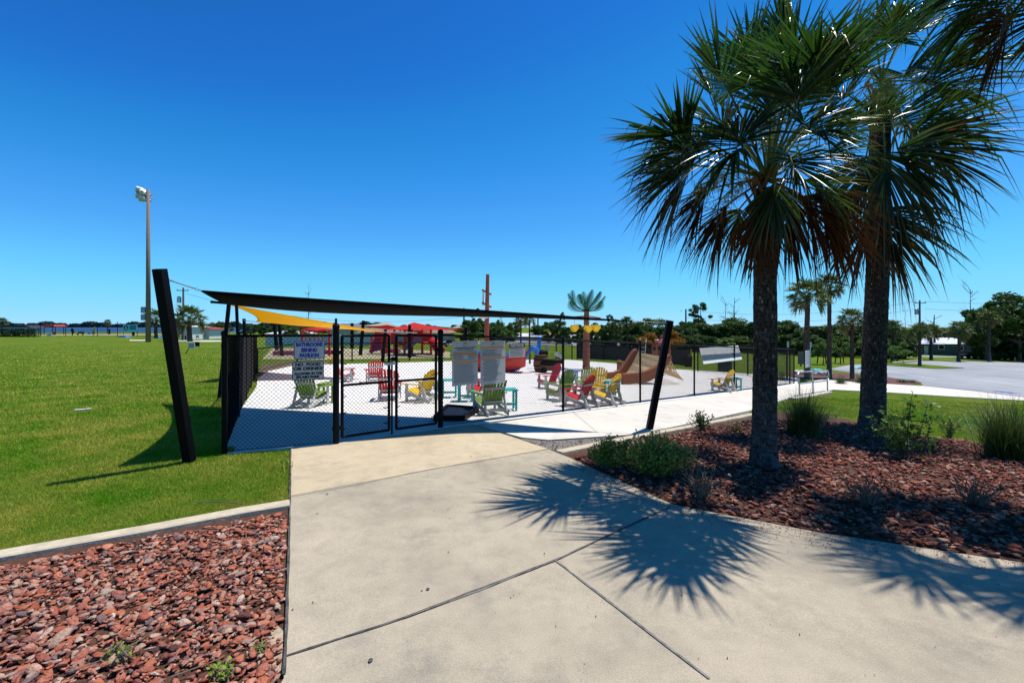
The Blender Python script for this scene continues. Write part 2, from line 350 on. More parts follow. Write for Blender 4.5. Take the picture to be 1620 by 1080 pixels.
def sheet(name, poly, off, mat, skirt=.05, kind='structure', label=None, cat=None, maxcell=None):
    bm = bmesh.new(); vs = [bm.verts.new((p[0], p[1], 0)) for p in poly]; bm.faces.new(vs)
    xs = [p[0] for p in poly]; ys = [p[1] for p in poly]
    for L_, ax, lo, hi in ((GX, 0, min(xs), max(xs)), (GY, 1, min(ys), max(ys))):
        for c in L_:
            if lo < c < hi:
                no = (1,0,0) if ax == 0 else (0,1,0); pt = (c,0,0) if ax == 0 else (0,c,0)
                bmesh.ops.bisect_plane(bm, geom=bm.verts[:]+bm.edges[:]+bm.faces[:], plane_co=pt, plane_no=no, dist=1e-5)
    if skirt:
        be = [e for e in bm.edges if e.is_boundary]
        r = bmesh.ops.extrude_edge_only(bm, edges=be); low = set(v for v in r['geom'] if isinstance(v, bmesh.types.BMVert))
    else: low = set()
    for v in bm.verts: v.co.z = float(g(v.co.x, v.co.y))+off-(skirt+.02 if v in low else 0)
    bmesh.ops.recalc_face_normals(bm, faces=bm.faces)
    if sum(f.normal.z for f in bm.faces) < 0: bmesh.ops.reverse_faces(bm, faces=bm.faces)
    me = bpy.data.meshes.new(name); bm.to_mesh(me); bm.free()
    o = mkobj(name, me, mat); tag(o, label, cat, None, kind); return o
def PX(*pts): return [at(*p) for p in pts]
P_path = PX((460,709),(530,703),(697,680),(748,673),(868,713),(905,728),(1065,802),(1300,847),(1620,895),(1800,925))+[Vector((6, 1.5, 0)), Vector((5, -3, 0)), Vector((-1.0, -3, 0))]+PX((449,1080),(455,930),(459,800))
P_tan = PX((460,709),(530,703),(697,680),(748,673),(868,713),(650,752),(459,788))
P_main = PX((459,788),(650,752),(868,713),(905,728),(1065,802),(1300,847),(1620,895),(1800,925))+[Vector((6.5, 1.5, 0)), Vector((6, -4, 0)), Vector((-1.0, -4, 0))]+PX((449,1080),(455,930),(459,800))
sheet('concrete_path', P_main, .028, m_conc, label='grey weathered concrete path in the foreground')
sheet('concrete_apron', P_tan, .032, m_tan, label='tan concrete apron in front of the gate')
# fence line in plan
C0 = Vector((-4.38, 6.93)); GL = Vector((-2.90, 7.50)); GR = Vector((-1.38, 8.78)); FE = Vector((14.6, 23.56)); 
SB = Vector((-12.3, 21.9))
fd = (FE-GR).normalized()
pad = [C0+Vector((-.02,-.02)), GL+Vector((0,-.04)), GR+Vector((.03,-.10)), GR+fd*8+Vector((.1,-.1)), FE+Vector((.2,-.1))]
pad += [p.xy for p in PX((1262,599),(1230,595),(1165,590.5),(1060,584),(1000,577.5),(900,569.5),(800,569.5),(680,573),(560,576),(500,577.5),(460,580),(425,588),(408,598))]
pad += [C0+(SB-C0)*.6+Vector((.2,.0)), C0+(SB-C0)*.3]
pad = [Vector((p[0], p[1], 0)) for p in pad]
pad = pad
sheet('splash_pad', pad, .035, m_pad, label='white concrete splash pad behind the fence')
sideout = [p.xy for p in PX((1240,633),(1185,651),(1120,665),(1050,680),(990,690),(868,698),(825,694),(752,673.5))]
walk = [GR+Vector((.42,.02))]+[GR+fd*t+Vector((.12,-.12)) for t in (3, 8, 14, 19, 21.6)]
walk = [Vector((p[0], p[1], 0)) for p in walk]+PX((1300,600.5),(1350,604.5),(1400,607.5),(1460,611),(1540,619),(1620,629),(1800,650),(1800,655),(1620,634),(1500,627.5),(1400,621),(1318,617),(1300,621))+[Vector((p[0], p[1], 0)) for p in sideout]
sheet('sidewalk', walk, .03, m_walk, label='pale concrete sidewalk running along the fence')
P_gravel = PX((822,694),(868,699),(990,691),(1050,681),(1120,666),(1185,652),(1186,661),(1100,678),(1000,697),(925,710),(872,713))
sheet('gravel_strip', P_gravel, .012, m_gravelbase, 0, label='strip of grey gravel beside the sidewalk')
P_bed = PX((905,727),(884,722),(932,709),(1000,695),(1100,677),(1190,660),(1235,652),(1340,663),(1440,688),(1530,697),(1620,716),(1900,745),(1900,940),(1620,896),(1300,848),(1065,803))
sheet('mulch_bed', P_bed, .01, m_soil, 0, label='planting bed of red lava rock under the palms')
P_bedl = PX((459,806),(230,845),(0,890),(-250,935),(-900,1200))+[Vector((-3.2, 1.2, 0)), Vector((-1.2, 1.0, 0))]+PX((450,1080),(455,930))
sheet('rock_bed', P_bedl, .008, m_soil, 0, label='bed of red lava rock in the left foreground')
P_isl = PX((1235,590),(1300,588),(1350,592),(1400,597),(1457,606),(1440,609),(1350,603),(1262,597))
sheet('planted_island', P_isl, .02, M('dark_red_mulch', (.16, .06, .045), (.09, .035, .03), 8, .95, .6), 0, label='mulched island beside the parking lot')
P_lot = PX((1352,590),(1310,584),(1345,577),(1420,575.5),(1455,571),(1560,572),(1640,574),(2400,576),(2400,720),(1800,649),(1620,628),(1540,618),(1460,610),(1457,605),(1400,596))
sheet('parking_lot', P_lot, .012, m_asph, .03, label='sun bleached asphalt parking lot at the right')
sheet('grass_island', PX((1400,574.5),(1450,576),(1525,582.5),(1480,583.5),(1420,579.5),(1395,577)), .06, m_grass, .05, label='pointed grass island in the parking lot')
sheet('road', PX((700,545),(900,546.5),(1010,549),(1300,561.5),(1640,567),(2400,570),(2400,567.5),(1640,564),(1300,558.5),(1010,543),(900,541),(700,540)), .02, m_asph, .03, label='pale road crossing behind the splash park')
sheet('playground_sand', PX((415,568),(520,569),(620,567),(712,566),(712,556),(640,553),(520,551),(430,551)), .01, m_sand, 0, label='pale sand ground of the playground')
sheet('dirt_patch', PX((408,594),(440,583),(545,577),(545,572),(470,571),(412,578)), .012, M('brown_mulch', (.12, .075, .045), (.18, .12, .075), 10, .95, .4), 0, label='brown mulch strip at the back of the pad')
sheet('beach', PX((-300,531.5),(60,531),(200,530.5),(340,529.5),(340,528),(200,528.5),(60,529),(-300,529)), .03, m_sand, 0, label='sandy strip along the bay')
sheet('footpath', PX((205,539),(232,539),(232,537.6),(205,537.6)), .02, m_walk, 0, label='short pale path at the lamp pole')
sheet('footpath', PX((282,541.0),(352,540.4),(352,538.6),(282,538.6)), .02, m_walk, 0, label='pale path below the left palm')
# bay
def f_water(N, L, v, p):
    mp = N.new('ShaderNodeMapping'); mp.inputs['Scale'].default_value = (.25, 1, 1); L.new(v, mp.inputs[0])
    a = noise(N, L, mp.outputs[0], .02, 4, .6); b = noise(N, L, mp.outputs[0], .6, 4, .7)
    L.new(ramp(N, L, a, [(.35, (.012, .04, .11)), (.65, (.03, .075, .17))]), p.inputs['Base Color']); bumpn(N, L, p, b, 1.0, .6)
m_water = custom('bay_water', f_water, .45, .3)
mb = MB(); mb.add([(-6000,262,-1.62), (-150,262,-1.62), (-1900,3600,-1.62), (-6000,3600,-1.62)], [(0,1,2,3)])
tag(obj('bay_water', mb, m_water), 'dark blue water of the bay', None, None, 'structure')
# joints in the concrete
def strip(name, pts, w, off, mat, parent=None):
    pts = [at(*p) for p in pts]; P = []
    for i in range(len(pts)-1):
        k = max(2, int((pts[i+1]-pts[i]).length/.12))
        for j in range(k): P.append(pts[i].lerp(pts[i+1], j/k))
    P.append(pts[-1]); V = []; rg = random.Random(len(P))
    for i, p in enumerate(P):
        d = (P[min(i+1, len(P)-1)]-P[max(i-1, 0)]).normalized(); n = Vector((-d.y, d.x, 0))
        j1, j2 = rg.uniform(.5, 1.15), rg.uniform(.5, 1.15)
        V += [gp(p.x+n.x*w*j1/2, p.y+n.y*w*j1/2, off), gp(p.x-n.x*w*j2/2, p.y-n.y*w*j2/2, off)]
    b = MB().add(V, [(2*i, 2*i+1, 2*i+3, 2*i+2) for i in range(len(P)-1)])
    return tag(obj(name, b, mat), None, None, None, 'structure')
strip('expansion_joint', [(453,1045),(640,984),(880,891),(960,853),(1060,806)], .024, .034, m_joint)
strip('expansion_joint', [(879,892),(1000,986),(1122,1082)], .022, .0345, m_jointl)
strip('expansion_joint', [(640,985),(760,940),(878,893),(930,868)], .010, .038, m_jointl)
strip('expansion_joint', [(459,790),(560,772),(650,752),(760,733),(868,713)], .010, .037, m_joint)
strip('expansion_joint', [(748,674),(800,690),(866,712)], .012, .037, m_joint)
for a, b in (((905,652),(948,689)), ((1010,646),(1080,672)), ((1105,634),(1170,652))): strip('expansion_joint', [a, b], .008, .036, m_jointl)
for j_ in ([(600,650),(700,600),(800,571)], [(860,640),(930,600),(1010,580)], [(1010,625),(1090,600),(1165,592)], [(430,610),(640,606),(900,610),(1180,612)], [(440,650),(560,640),(700,640),(880,640)]): strip('pad_joint', j_, .012, .039, m_jointl)
strip('path_edge', [(460,712),(459.5,760),(457.5,860),(453,1000),(449.5,1075)], .022, .036, m_joint)
# kerbs
def kerb(name, pts, w, h, label):
    pts = [at(*p) for p in pts]; P = []
    for i in range(len(pts)-1):
        k = max(2, int((pts[i+1]-pts[i]).length/.25))
        for j in range(k): P.append(pts[i].lerp(pts[i+1], j/k))
    P.append(pts[-1]); b = MB(); V = []; rg = random.Random(3)
    for i, p in enumerate(P):
        d = (P[min(i+1, len(P)-1)]-P[max(i-1, 0)]).normalized(); n = Vector((-d.y, d.x, 0)); q = rg.uniform(-.004, .004)
        for s_, z in ((-.5, -.06), (-.5, h-.012), (-.42, h), (.42, h), (.5, h-.012), (.5, -.06)):
            V.append(gp(p.x+n.x*w*s_+n.x*q, p.y+n.y*w*s_+n.y*q, z+q*.4))
    Fs = [(6*i+j, 6*i+j+1, 6*i+j+7, 6*i+j+6) for i in range(len(P)-1) for j in range(5)]+[(0,1,2,3,4,5), tuple(6*(len(P)-1)+j for j in range(5, -1, -1))]
    b.add(V, Fs); return tag(obj(name, b, m_kerb), label, None, None, 'structure')
kerb('kerb', [(458,801),(380,814),(230,843),(0,884),(-400,960)], .17, .055, 'concrete edging between the lawn and the left rock bed')
kerb('kerb', [(884,719),(930,709.5),(1000,695),(1100,676),(1200,656)], .15, .06, 'concrete edging between gravel and the right rock bed')
# ------------------------------------------------------------------ rocks, grass blades
def ico():
    bm = bmesh.new(); bmesh.ops.create_icosphere(bm, subdivisions=2, radius=1); V = np.array([v.co[:] for v in bm.verts]); Fc = np.array([[v.index for v in f.verts] for f in bm.faces]); bm.free(); return V, Fc
ICV, ICF = ico()
def rocks(name, poly, bbox, n, s0, s1, mat, label, zr=.03, flat=.5, off=.01, keep=None):
    P = np.column_stack([RNG.uniform(bbox[0], bbox[1], n), RNG.uniform(bbox[2], bbox[3], n)]); P = P[inpoly(P, poly)]
    if keep is not None: P = P[keep(P)]
    n = len(P); var = []
    for k in range(14):                         # angular stones: clip the sphere with random planes
        V = ICV.copy()
        for _ in range(10):
            d = RNG.normal(size=3); d /= np.linalg.norm(d); h = RNG.uniform(.35, .75); q = V@d; V -= np.outer(np.maximum(q-h, 0), d)
        V *= 1+RNG.uniform(-.07, .07, (len(V), 1)); var.append(V)
    var = np.array(var); Vs = var[RNG.integers(0, 14, n)]
    sz = s0+(s1-s0)*RNG.random(n)**2.2
    sc = np.stack([sz*RNG.uniform(.9, 1.4, n), sz*RNG.uniform(.55, .95, n), sz*RNG.uniform(flat*.6, flat*1.2, n)], 1)
    Vs = Vs*sc[:, None, :]
    tx = RNG.uniform(-.5, .5, n); c, s = np.cos(tx), np.sin(tx); y = Vs[..., 1]*c[:, None]-Vs[..., 2]*s[:, None]; z = Vs[..., 1]*s[:, None]+Vs[..., 2]*c[:, None]; Vs = np.stack([Vs[..., 0], y, z], -1)
    tx = RNG.uniform(-.4, .4, n); c, s = np.cos(tx), np.sin(tx); x = Vs[..., 0]*c[:, None]-Vs[..., 2]*s[:, None]; z = Vs[..., 0]*s[:, None]+Vs[..., 2]*c[:, None]; Vs = np.stack([x, Vs[..., 1], z], -1)
    tz = RNG.uniform(0, 6.28, n); c, s = np.cos(tz), np.sin(tz); x = Vs[..., 0]*c[:, None]-Vs[..., 1]*s[:, None]; y = Vs[..., 0]*s[:, None]+Vs[..., 1]*c[:, None]
    Z = g(P[:, 0], P[:, 1])+off+RNG.random(n)*zr+sz*.15
    Vs = np.stack([x+P[:, 0, None], y+P[:, 1, None], Vs[..., 2]+Z[:, None]], -1)
    Fc = (ICF[None]+(np.arange(n)*len(ICV))[:, None, None]).reshape(-1, 3)
    o = mkobj(name, npmesh(name, Vs.reshape(-1, 3), Fc), mat); return tag(o, label, 'rocks', None, 'stuff')
P_bl2 = PX((454,815),(230,856),(0,902),(-250,940),(-900,1200))+[Vector((-3.2, 1.2, 0)), Vector((-1.3, 1.0, 0))]+PX((440,1080),(446,930))
bl = [(p.x, p.y) for p in P_bl2]; P_br2 = PX((912,729),(945,714),(1002,702),(1100,684),(1192,665),(1235,657),(1340,665),(1440,690),(1530,699),(1620,718),(1900,747),(1900,935),(1620,890),(1300,843),(1070,800)); br_ = [(p.x, p.y) for p in P_br2]; gr_ = [(p.x, p.y) for p in P_gravel]
inv = lambda P: (P[:, 0] > -1.2*P[:, 1]-.1)
rocks('lava_rocks', bl, (-5.5, -.9, 2.0, 5.9), 24000, .013, .046, m_rock, 'loose red and purple lava rocks in the left bed', .028, .42, .008, inv)
rocks('lava_rocks', bl, (-5.5, -.9, 2.2, 5.9), 300, .045, .075, m_rock, 'larger lava rocks scattered on the left bed', .025, .5, .012, inv)
rocks('lava_rocks', br_, (.3, 13, 3.2, 11.5), 42000, .018, .06, m_rockd, 'dark red lava rocks in the bed under the palms', .035, .5, .01, lambda P: P[:, 0] < 1.2*P[:, 1]+.6)
rocks('gravel', gr_, (0, 6, 7, 13), 9000, .012, .028, m_pebble, 'grey and white gravel beside the sidewalk', .02, .6, .01)
P_lawnL = [(p.x, p.y) for p in PX((-500,540),(355,540),(357,712),(362,716),(459,711),(458,795),(230,838),(0,875),(-500,960))]
P_lawnR = [(p.x, p.y) for p in PX((1190,652),(1245,634),(1300,622),(1320,619),(1400,622.5),(1500,629),(1620,636),(1800,660),(1800,725),(1620,713),(1530,694),(1440,685),(1340,660),(1235,652),(1190,661))]
def blades(name, poly, rng_, n, hh, wd, label, mat):
    # distances between rng_[0] and rng_[1], thinning out with distance while the blades stand for wider tufts
    y = 1/np.sqrt(RNG.uniform(1/rng_[1]**2, 1/rng_[0]**2, n)); y = np.where(RNG.random(n) < .5, y, 1/RNG.uniform(1/rng_[1], 1/rng_[0], n)); P = np.column_stack([y*RNG.uniform(rng_[2], rng_[3], n), y]); P = P[inpoly(P, poly)]
    far = np.clip(P[:, 1]/6, .8, 6); n0 = RNG.random(len(P)) < np.clip(2.4-P[:, 1]/25, 0, 1); P = P[n0]; far = far[n0]
    n = len(P); cl = np.sin(P[:, 0]*2.1+np.sin(P[:, 1]*1.7))*np.sin(P[:, 1]*2.6+1.3*np.sin(P[:, 0]))*.25+1
    h = RNG.uniform(.5, 1.4, n)*hh*cl*far**.45; a = RNG.uniform(0, 6.28, n); ln = RNG.uniform(.2, 1.1, n)*h; b = RNG.uniform(0, 6.28, n); wv = wd*RNG.uniform(.7, 1.3, n)*far
    Z = g(P[:, 0], P[:, 1]); p0 = np.stack([P[:, 0]-np.cos(b)*wv, P[:, 1]-np.sin(b)*wv, Z], 1); p1 = np.stack([P[:, 0]+np.cos(b)*wv, P[:, 1]+np.sin(b)*wv, Z], 1)
    p2 = np.stack([P[:, 0]+np.cos(a)*ln, P[:, 1]+np.sin(a)*ln, Z+h], 1)
    V = np.stack([p0, p1, p2], 1).reshape(-1, 3); o = mkobj(name, npmesh(name, V, np.arange(3*n).reshape(-1, 3)), mat); return tag(o, label, 'grass', None, 'stuff')
blades('grass', P_lawnL, (3.9, 60, -1.25, -.2), 620000, .030, .0042, 'mown grass of the left lawn', m_blade)
blades('grass', P_lawnR, (8, 18, .3, 1.2), 220000, .028, .0042, 'sunny mown grass between the sidewalk and the right bed', m_blade)
# weeds along the fence foot and lawn edge are part of small plants below
# ------------------------------------------------------------------ chain link fences
def P3(p, h=0): return gp(p[0], p[1], h)
def mesh_panel(b, A, B, h0, h1, sp, r):
    """diagonal wires between ground points A and B, heights h0..h1 above the ground at each end"""
    L = (Vector(B)-Vector(A)).length; H = h1-h0; a0 = P3(A); b0 = P3(B)
    def pt(u, v): return a0.lerp(b0, u/L)+Vector((0, 0, h0+v))
    for sgn in (1, -1):
        c = -H
        while c < L:
            u0, u1 = max(c, 0), min(c+H, L)
            if u1-u0 > .01:
                if sgn == 1: v0, v1 = u0-c, u1-c
                else: v0, v1 = H-(u0-c), H-(u1-c)
                b.tube([pt(u0, v0), pt(u1, v1)], r, 3, cap=False)
            c += sp
def fence_run(name, label, pts, H, sp, r, posts, group=None, rail=.021, post_r=.03, cat='fence', pnl='chain_link', bottom=True, capt=True, mats=None, post_h=None):
    mats = mats or m_black
    T = thing(name, label, cat, P3(pts[0]), group)
    rl = MB()
    for i in range(len(pts)-1):
        A, B = pts[i], pts[i+1]; L = (Vector(B)-Vector(A)).length; n = max(1, round(L/3.46)); q = MB()
        for k in range(n):
            a = Vector(A).lerp(Vector(B), k/n); c = Vector(A).lerp(Vector(B), (k+1)/n)
            if sp: mesh_panel(q, a, c, .05, H-.02, sp, r)
            rl.tube([P3(a, H-.02), P3(c, H-.02)], rail, 8)
            if bottom: q.tube([P3(a, .06), P3(c, .06)], .004, 4)
        if sp: obj(pnl, q, m_wire, T)
    obj('top_rail', rl, mats, T)
    for p in posts:
        b = MB(); ph = post_h or H
        b.tube([P3(p, -.1), P3(p, ph+.0)], post_r, 10)
        if capt: b.lathe([(post_r*1.25, 0), (post_r*1.25, .03), (post_r*.9, .055), (.004, .07)], P3(p, ph), 10)
        for hh in (.15, .5, .9, 1.3, 1.65):
            if hh < H and H > 1.5: b.tube([P3(p, hh), P3(p, hh+.025)], post_r*1.18, 10)
        obj('post', b, mats, T)
    return T
H = 1.83
posts = [GR+(FE-GR)*((X_+1.38)/15.98) for X_ in (1.26, 3.83, 6.4, 8.96, 11.53, 14.1)]
fence_run('chain_link_fence', 'black chain link fence section with two small signs left of the gate', [C0, GL-(GL-C0).normalized()*.06], H, .066, .0031, [C0], bottom=True, post_r=.04)
fence_run('chain_link_fence', 'long black chain link fence running from the gate to the handrail', [GR+fd*.06]+posts+[FE], H, .066, .0037, posts+[FE])
fence_run('chain_link_fence', 'black chain link side fence running back along the lawn', [C0+(SB-C0).normalized()*.05, SB], H, .07, .0026, [C0+(SB-C0)*t for t in (.2, .4, .6, .8, 1.0)])
# gate posts
for p, lb, hh in ((GL, 'thick black gate post between the bathroom sign and the left gate leaf', 1.93), (GR, 'thick black gate post between the right gate leaf and the rules signs', 1.84)):
    b = MB(); b.tube([P3(p, -.05), P3(p, hh)], .05, 14); b.lathe([(.058, 0), (.058, .04), (.04, .07), (.005, .085)], P3(p, hh), 14)
    T = thing('gate_post', lb, 'gate post', P3(p)); obj('post', b, m_black, T, smooth=False)
    for z in (.25, 1.5): obj('collar', MB().tube([P3(p, z), P3(p, z+.05)], .062, 12), m_black, T)
    if p is GL:
        b = MB(); b.tube([P3(p, hh+.06), P3(p, hh+.16)], .02, 8); obj('cap', b, m_black, T)
gd = (GR-GL).normalized(); Lg = (GR-GL).length
def gate(name, label, s0, s1, rod):
    A = GL+gd*s0; B = GL+gd*s1; T = thing(name, label, 'gate', P3(A)); z0, z1 = .12, 1.80
    b = MB()
    for p in (A, B): b.tube([P3(p, z0), P3(p, z1)], .026, 10)
    for z in (z0, .98, z1): b.tube([P3(A, z), P3(B, z)], .022, 10)
    obj('frame', b, m_black, T)
    q = MB(); mesh_panel(q, A+gd*.02, B-gd*.02, z0, z1, .066, .0031); obj('chain_link', q, m_wire, T)
    h = MB(); pa = A if not rod else A; e = GL if s0 < .3 else GR
    hp = A if s0 < .3 else B
    for z in (.28, 1.53): obj('hinge', MB().box(P3(hp.lerp(e, .5), z), ((hp-e).length, .05, .06), math.atan2(gd.y, gd.x)), m_black, T)
    for k in range(6):
        for p in (A+gd*.05, B-gd*.05): h.tube([P3(p-gd*.05, .25+k*.27), P3(p+gd*.02, .25+k*.27)], .009, 6)
    obj('tie_wires', h, m_black, T)
    if rod:
        r_ = MB(); p = B+gd*.055; r_.tube([P3(p, .03), P3(p, 1.35)], .017, 8); r_.tube([P3(B, 1.3), P3(p, 1.3)], .012, 6); r_.tube([P3(B, .35), P3(p, .35)], .012, 6); obj('drop_rod', r_, m_black, T)
        l_ = MB(); l_.box(P3(B+gd*.02, 1.30), (.20, .05, .045), math.atan2(gd.y, gd.x)); obj('latch', l_, m_steel, T)
    else:
        l_ = MB(); l_.tube([P3(A-gd*.16, 1.38), P3(A+gd*.03, 1.38)], .016, 8); l_.box(P3(A-gd*.06, 1.38), (.05, .06, .07), math.atan2(gd.y, gd.x)); obj('latch', l_, m_black, T)
gate('gate_leaf', 'left leaf of the black chain link gate with a drop rod', .10, .93, True)
gate('gate_leaf', 'right leaf of the black chain link gate beside the rules signs', 1.07, Lg-.10, False)
# ------------------------------------------------------------------ signs on the fence
def onfence(px, py, A, B, out=.05):
    d = (B-A).normalized(); k = (px-CX)/F; t = (A.x-k*A.y)/(k*d.y-d.x); P = A+d*t; n = Vector((d.y, -d.x)); P = P+n*out
    return Vector((P.x, P.y, EYE+(HZ-py)/F*P.y))
def rrect(w_, h_, r=.03, n=4):
    P = []
    for cx, cy, a0 in ((w_/2-r, h_/2-r, 0), (-w_/2+r, h_/2-r, 90), (-w_/2+r, -h_/2+r, 180), (w_/2-r, -h_/2+r, 270)):
        for i in range(n+1): a = R(a0+90*i/n); P.append((cx+r*math.cos(a), cy+r*math.sin(a)))
    return P
def text_mesh(s, size, loc, ax, ay, bold=.0, width=None):
    cu = bpy.data.curves.new('t', 'FONT'); cu.body = s; cu.size = size; cu.align_x = 'CENTER'; cu.align_y = 'CENTER'; cu.offset = bold; cu.extrude = 0; cu.resolution_u = 3
    o = bpy.data.objects.new('t', cu); COL.objects.link(o); bpy.context.view_layer.update()
    me = bpy.data.meshes.new_from_object(o); bpy.data.objects.remove(o)
    xs = [v.co.x for v in me.vertices]; sx = width/(max(xs)-min(xs)) if width else 1; cx = (max(xs)+min(xs))/2
    ax = Vector(ax); ay = Vector(ay); loc = Vector(loc)
    V = [loc+ax*((v.co.x-cx)*sx)+ay*v.co.y for v in me.vertices]; Fs = [list(p.vertices) for p in me.polygons]
    bpy.data.meshes.remove(me); return V, Fs
def sign(name, label, pxs, A, B, build, border=None, out=.05, r=.03, ptn='face', face=None, tilt=0, lean=0):
    x0, y0, x1, y1 = pxs; a = onfence(x0, (y0+y1)/2, A, B, out); b = onfence(x1, (y0+y1)/2, A, B, out)
    c = (a+b)/2; d2 = (b-a); d2.z = 0; w_ = d2.length; ax = d2.normalized(); ax = (ax+Vector((0, 0, tilt))).normalized(); n = Vector((ax.y, -ax.x, 0)).normalized()
    ay = -ax.cross(n) if ax.cross(n).z < 0 else ax.cross(n)
    if lean: ay = (ay-n*lean).normalized(); n = ay.cross(ax)*-1
    h_ = (y1-y0)/F*c.y
    T = thing(name, label, 'sign', c)
    q = MB(); q.prism(rrect(w_, h_, r), ax, ay, -n*.006, c); obj(ptn, q, face or m_signface, T)
    if border:
        o_ = rrect(w_-.004, h_-.004, r); i_ = rrect(w_-.004-.022, h_-.026, max(r-.01, .006)); k = len(o_)
        V = [c+n*.0025+ax*x+ay*y for x, y in o_]+[c+n*.0025+ax*x+ay*y for x, y in i_]
        obj('border', MB().add(V, [(i, (i+1) % k, k+(i+1) % k, k+i) for i in range(k)]), border, T)
    build(T, c+n*.003, ax, ay, w_, h_, n); return T
def s_bath(T, c, ax, ay, w_, h_, n):
    q = MB()
    for s, y, wd in (('BATHROOMS', .29, .86), ('BEHIND', -.01, .52), ('PAVILION', -.30, .62)): q.add(*text_mesh(s, h_*.27, c+ay*h_*y, ax, ay, .006, w_*wd))
    obj('lettering', q, m_signblue, T)
    q = MB()
    for s in (-1, 1): q.lathe([(.008, 0), (.008, .004)], c+ax*s*w_*.42, 8)
    obj('bolt', q, m_steel, T)
def s_food(T, c, ax, ay, w_, h_, n):
    q = MB()
    for s, y, wd, sz in (('NO  FOOD', .32, .80, .22), ('OR DRINKS', .10, .92, .22), ('ALLOWED IN THE', -.16, .88, .17), ('SPLASH PARK', -.34, .76, .17)): q.add(*text_mesh(s, h_*sz, c+ay*h_*y, ax, ay, .004, w_*wd))
    obj('lettering', q, m_ink, T)
def textbars(q, c, ax, ay, x0, x1, y, h, rg, words=True):
    x = x0
    while x < x1:
        w_ = rg.uniform(.012, .05); w_ = min(w_, x1-x); q.add([c+ax*x+ay*(y-h/2), c+ax*(x+w_)+ay*(y-h/2), c+ax*(x+w_)+ay*(y+h/2), c+ax*x+ay*(y+h/2)], [(0,1,2,3)]); x += w_+.008
def emblem(T, c, ax, ay, r, n):
    for nm, rr, mt, a0, a1, o_ in (('emblem', 1.0, m_signblue, 0, 360, .0), ('emblem_ring', .82, m_white, 0, 360, .0015), ('emblem_sunset', .74, m_orange, 0, 180, .003), ('emblem_water', .74, m_steel, 190, 350, .003)):
        V = [c+n*o_+(ax*math.cos(R(a))*1.15+ay*math.sin(R(a)))*r*rr for a in np.linspace(a0, a1, 25)]
        obj(nm, MB().add(V, [list(range(len(V)))]), mt, T)
def s_rulesA(T, c, ax, ay, w_, h_, n):
    rg = random.Random(5); emblem(T, c+ay*h_*.42, ax, ay, .042, n)
    q = MB(); textbars(q, c, ax, ay, -w_*.40, w_*.42, h_*.345, .020, rg); textbars(q, c, ax, ay, -w_*.32, w_*.32, h_*.305, .020, rg)
    for y in (.265, .24, .215): textbars(q, c, ax, ay, -w_*.46, w_*.45, h_*y, .007, rg)
    for y in (.165, .145, .125, .10): textbars(q, c, ax, ay, -w_*.46, -w_*.08, h_*y, .007, rg); textbars(q, c, ax, ay, w_*.1, w_*.45, h_*y, .007, rg)
    textbars(q, c, ax, ay, -w_*.4, w_*.4, h_*.07, .010, rg)
    for i in range(20): textbars(q, c, ax, ay, -w_*.43, w_*rg.uniform(.2, .44), h_*(-.02-i*.022), .006, rg)
    obj('lettering', q, m_ink, T); q = MB()
    for y in (.195, .02): q.add([c+ax*s*w_*.49+ay*(h_*y+t*.014) for s, t in ((-1,-1),(1,-1),(1,1),(-1,1))], [(0,1,2,3)])
    obj('orange_bar', q, m_orange, T)
def s_rulesB(T, c, ax, ay, w_, h_, n):
    rg = random.Random(9); emblem(T, c+ay*h_*.42, ax, ay, .042, n)
    q = MB()
    for y, x in ((.285, .15), (.24, .05), (.2, .2), (.16, .35)): textbars(q, c, ax, ay, -w_*.44, w_*x, h_*y, .014, rg)
    for i in range(12): textbars(q, c, ax, ay, -w_*(.42 if i % 2 == 0 else .36), w_*rg.uniform(.1, .42), h_*(.06-i*.042), .013, rg)
    obj('lettering', q, m_ink, T); q = MB()
    for y in (.345, .105): q.add([c+ax*s*w_*.49+ay*(h_*y+t*.013) for s, t in ((-1,-1),(1,-1),(1,1),(-1,1))], [(0,1,2,3)])
    obj('orange_bar', q, m_orange, T)
def s_notice(T, c, ax, ay, w_, h_, n):
    q = MB(); q.add([c+ax*s*w_*.49+ay*(h_*.33+t*h_*.14) for s, t in ((-1,-1),(1,-1),(1,1),(-1,1))], [(0,1,2,3)]); obj('header', q, m_ink, T)
    q = MB(); q.add(*text_mesh('NOTICE', h_*.25, c+n*.002+ay*h_*.33, ax, ay, .004, w_*.82)); obj('lettering', q, m_signface, T)
    rg = random.Random(4); q = MB()
    for i in range(6): textbars(q, c, ax, ay, -w_*.42, w_*rg.uniform(.3, .42), h_*(.1-i*.095), .010, rg)
    obj('fine_print', q, m_ink, T)
sign('sign', 'grey sign with blue border reading BATHROOMS BEHIND PAVILION', (465,539,514,568), C0, GL, s_bath, m_signblue, tilt=.0)
sign('sign', 'grey sign with black border reading NO FOOD OR DRINKS', (462.5,571,512.5,601), C0, GL, s_food, m_ink, tilt=.0)
sign('sign', 'tall grey rules sign with round emblem, next to the gate post', (713,539,753.5,609), GR, FE, s_rulesA, None, r=.01)
sign('sign', 'tall grey rules sign with round emblem, right of its twin', (758,539,797,607), GR, FE, s_rulesB, None, r=.01)
sign('sign', 'small grey sign headed NOTICE on the fence', (803,543,828,565), GR, FE, s_notice, None, r=.008)
sign('banner', 'blank white banner hung on the right part of the fence', (1112,548,1173,572), GR, FE, lambda *a: None, None, out=-.05, r=.01, face=M('white_banner_cloth', (.82, .82, .8), None, rough=.7), lean=.28)
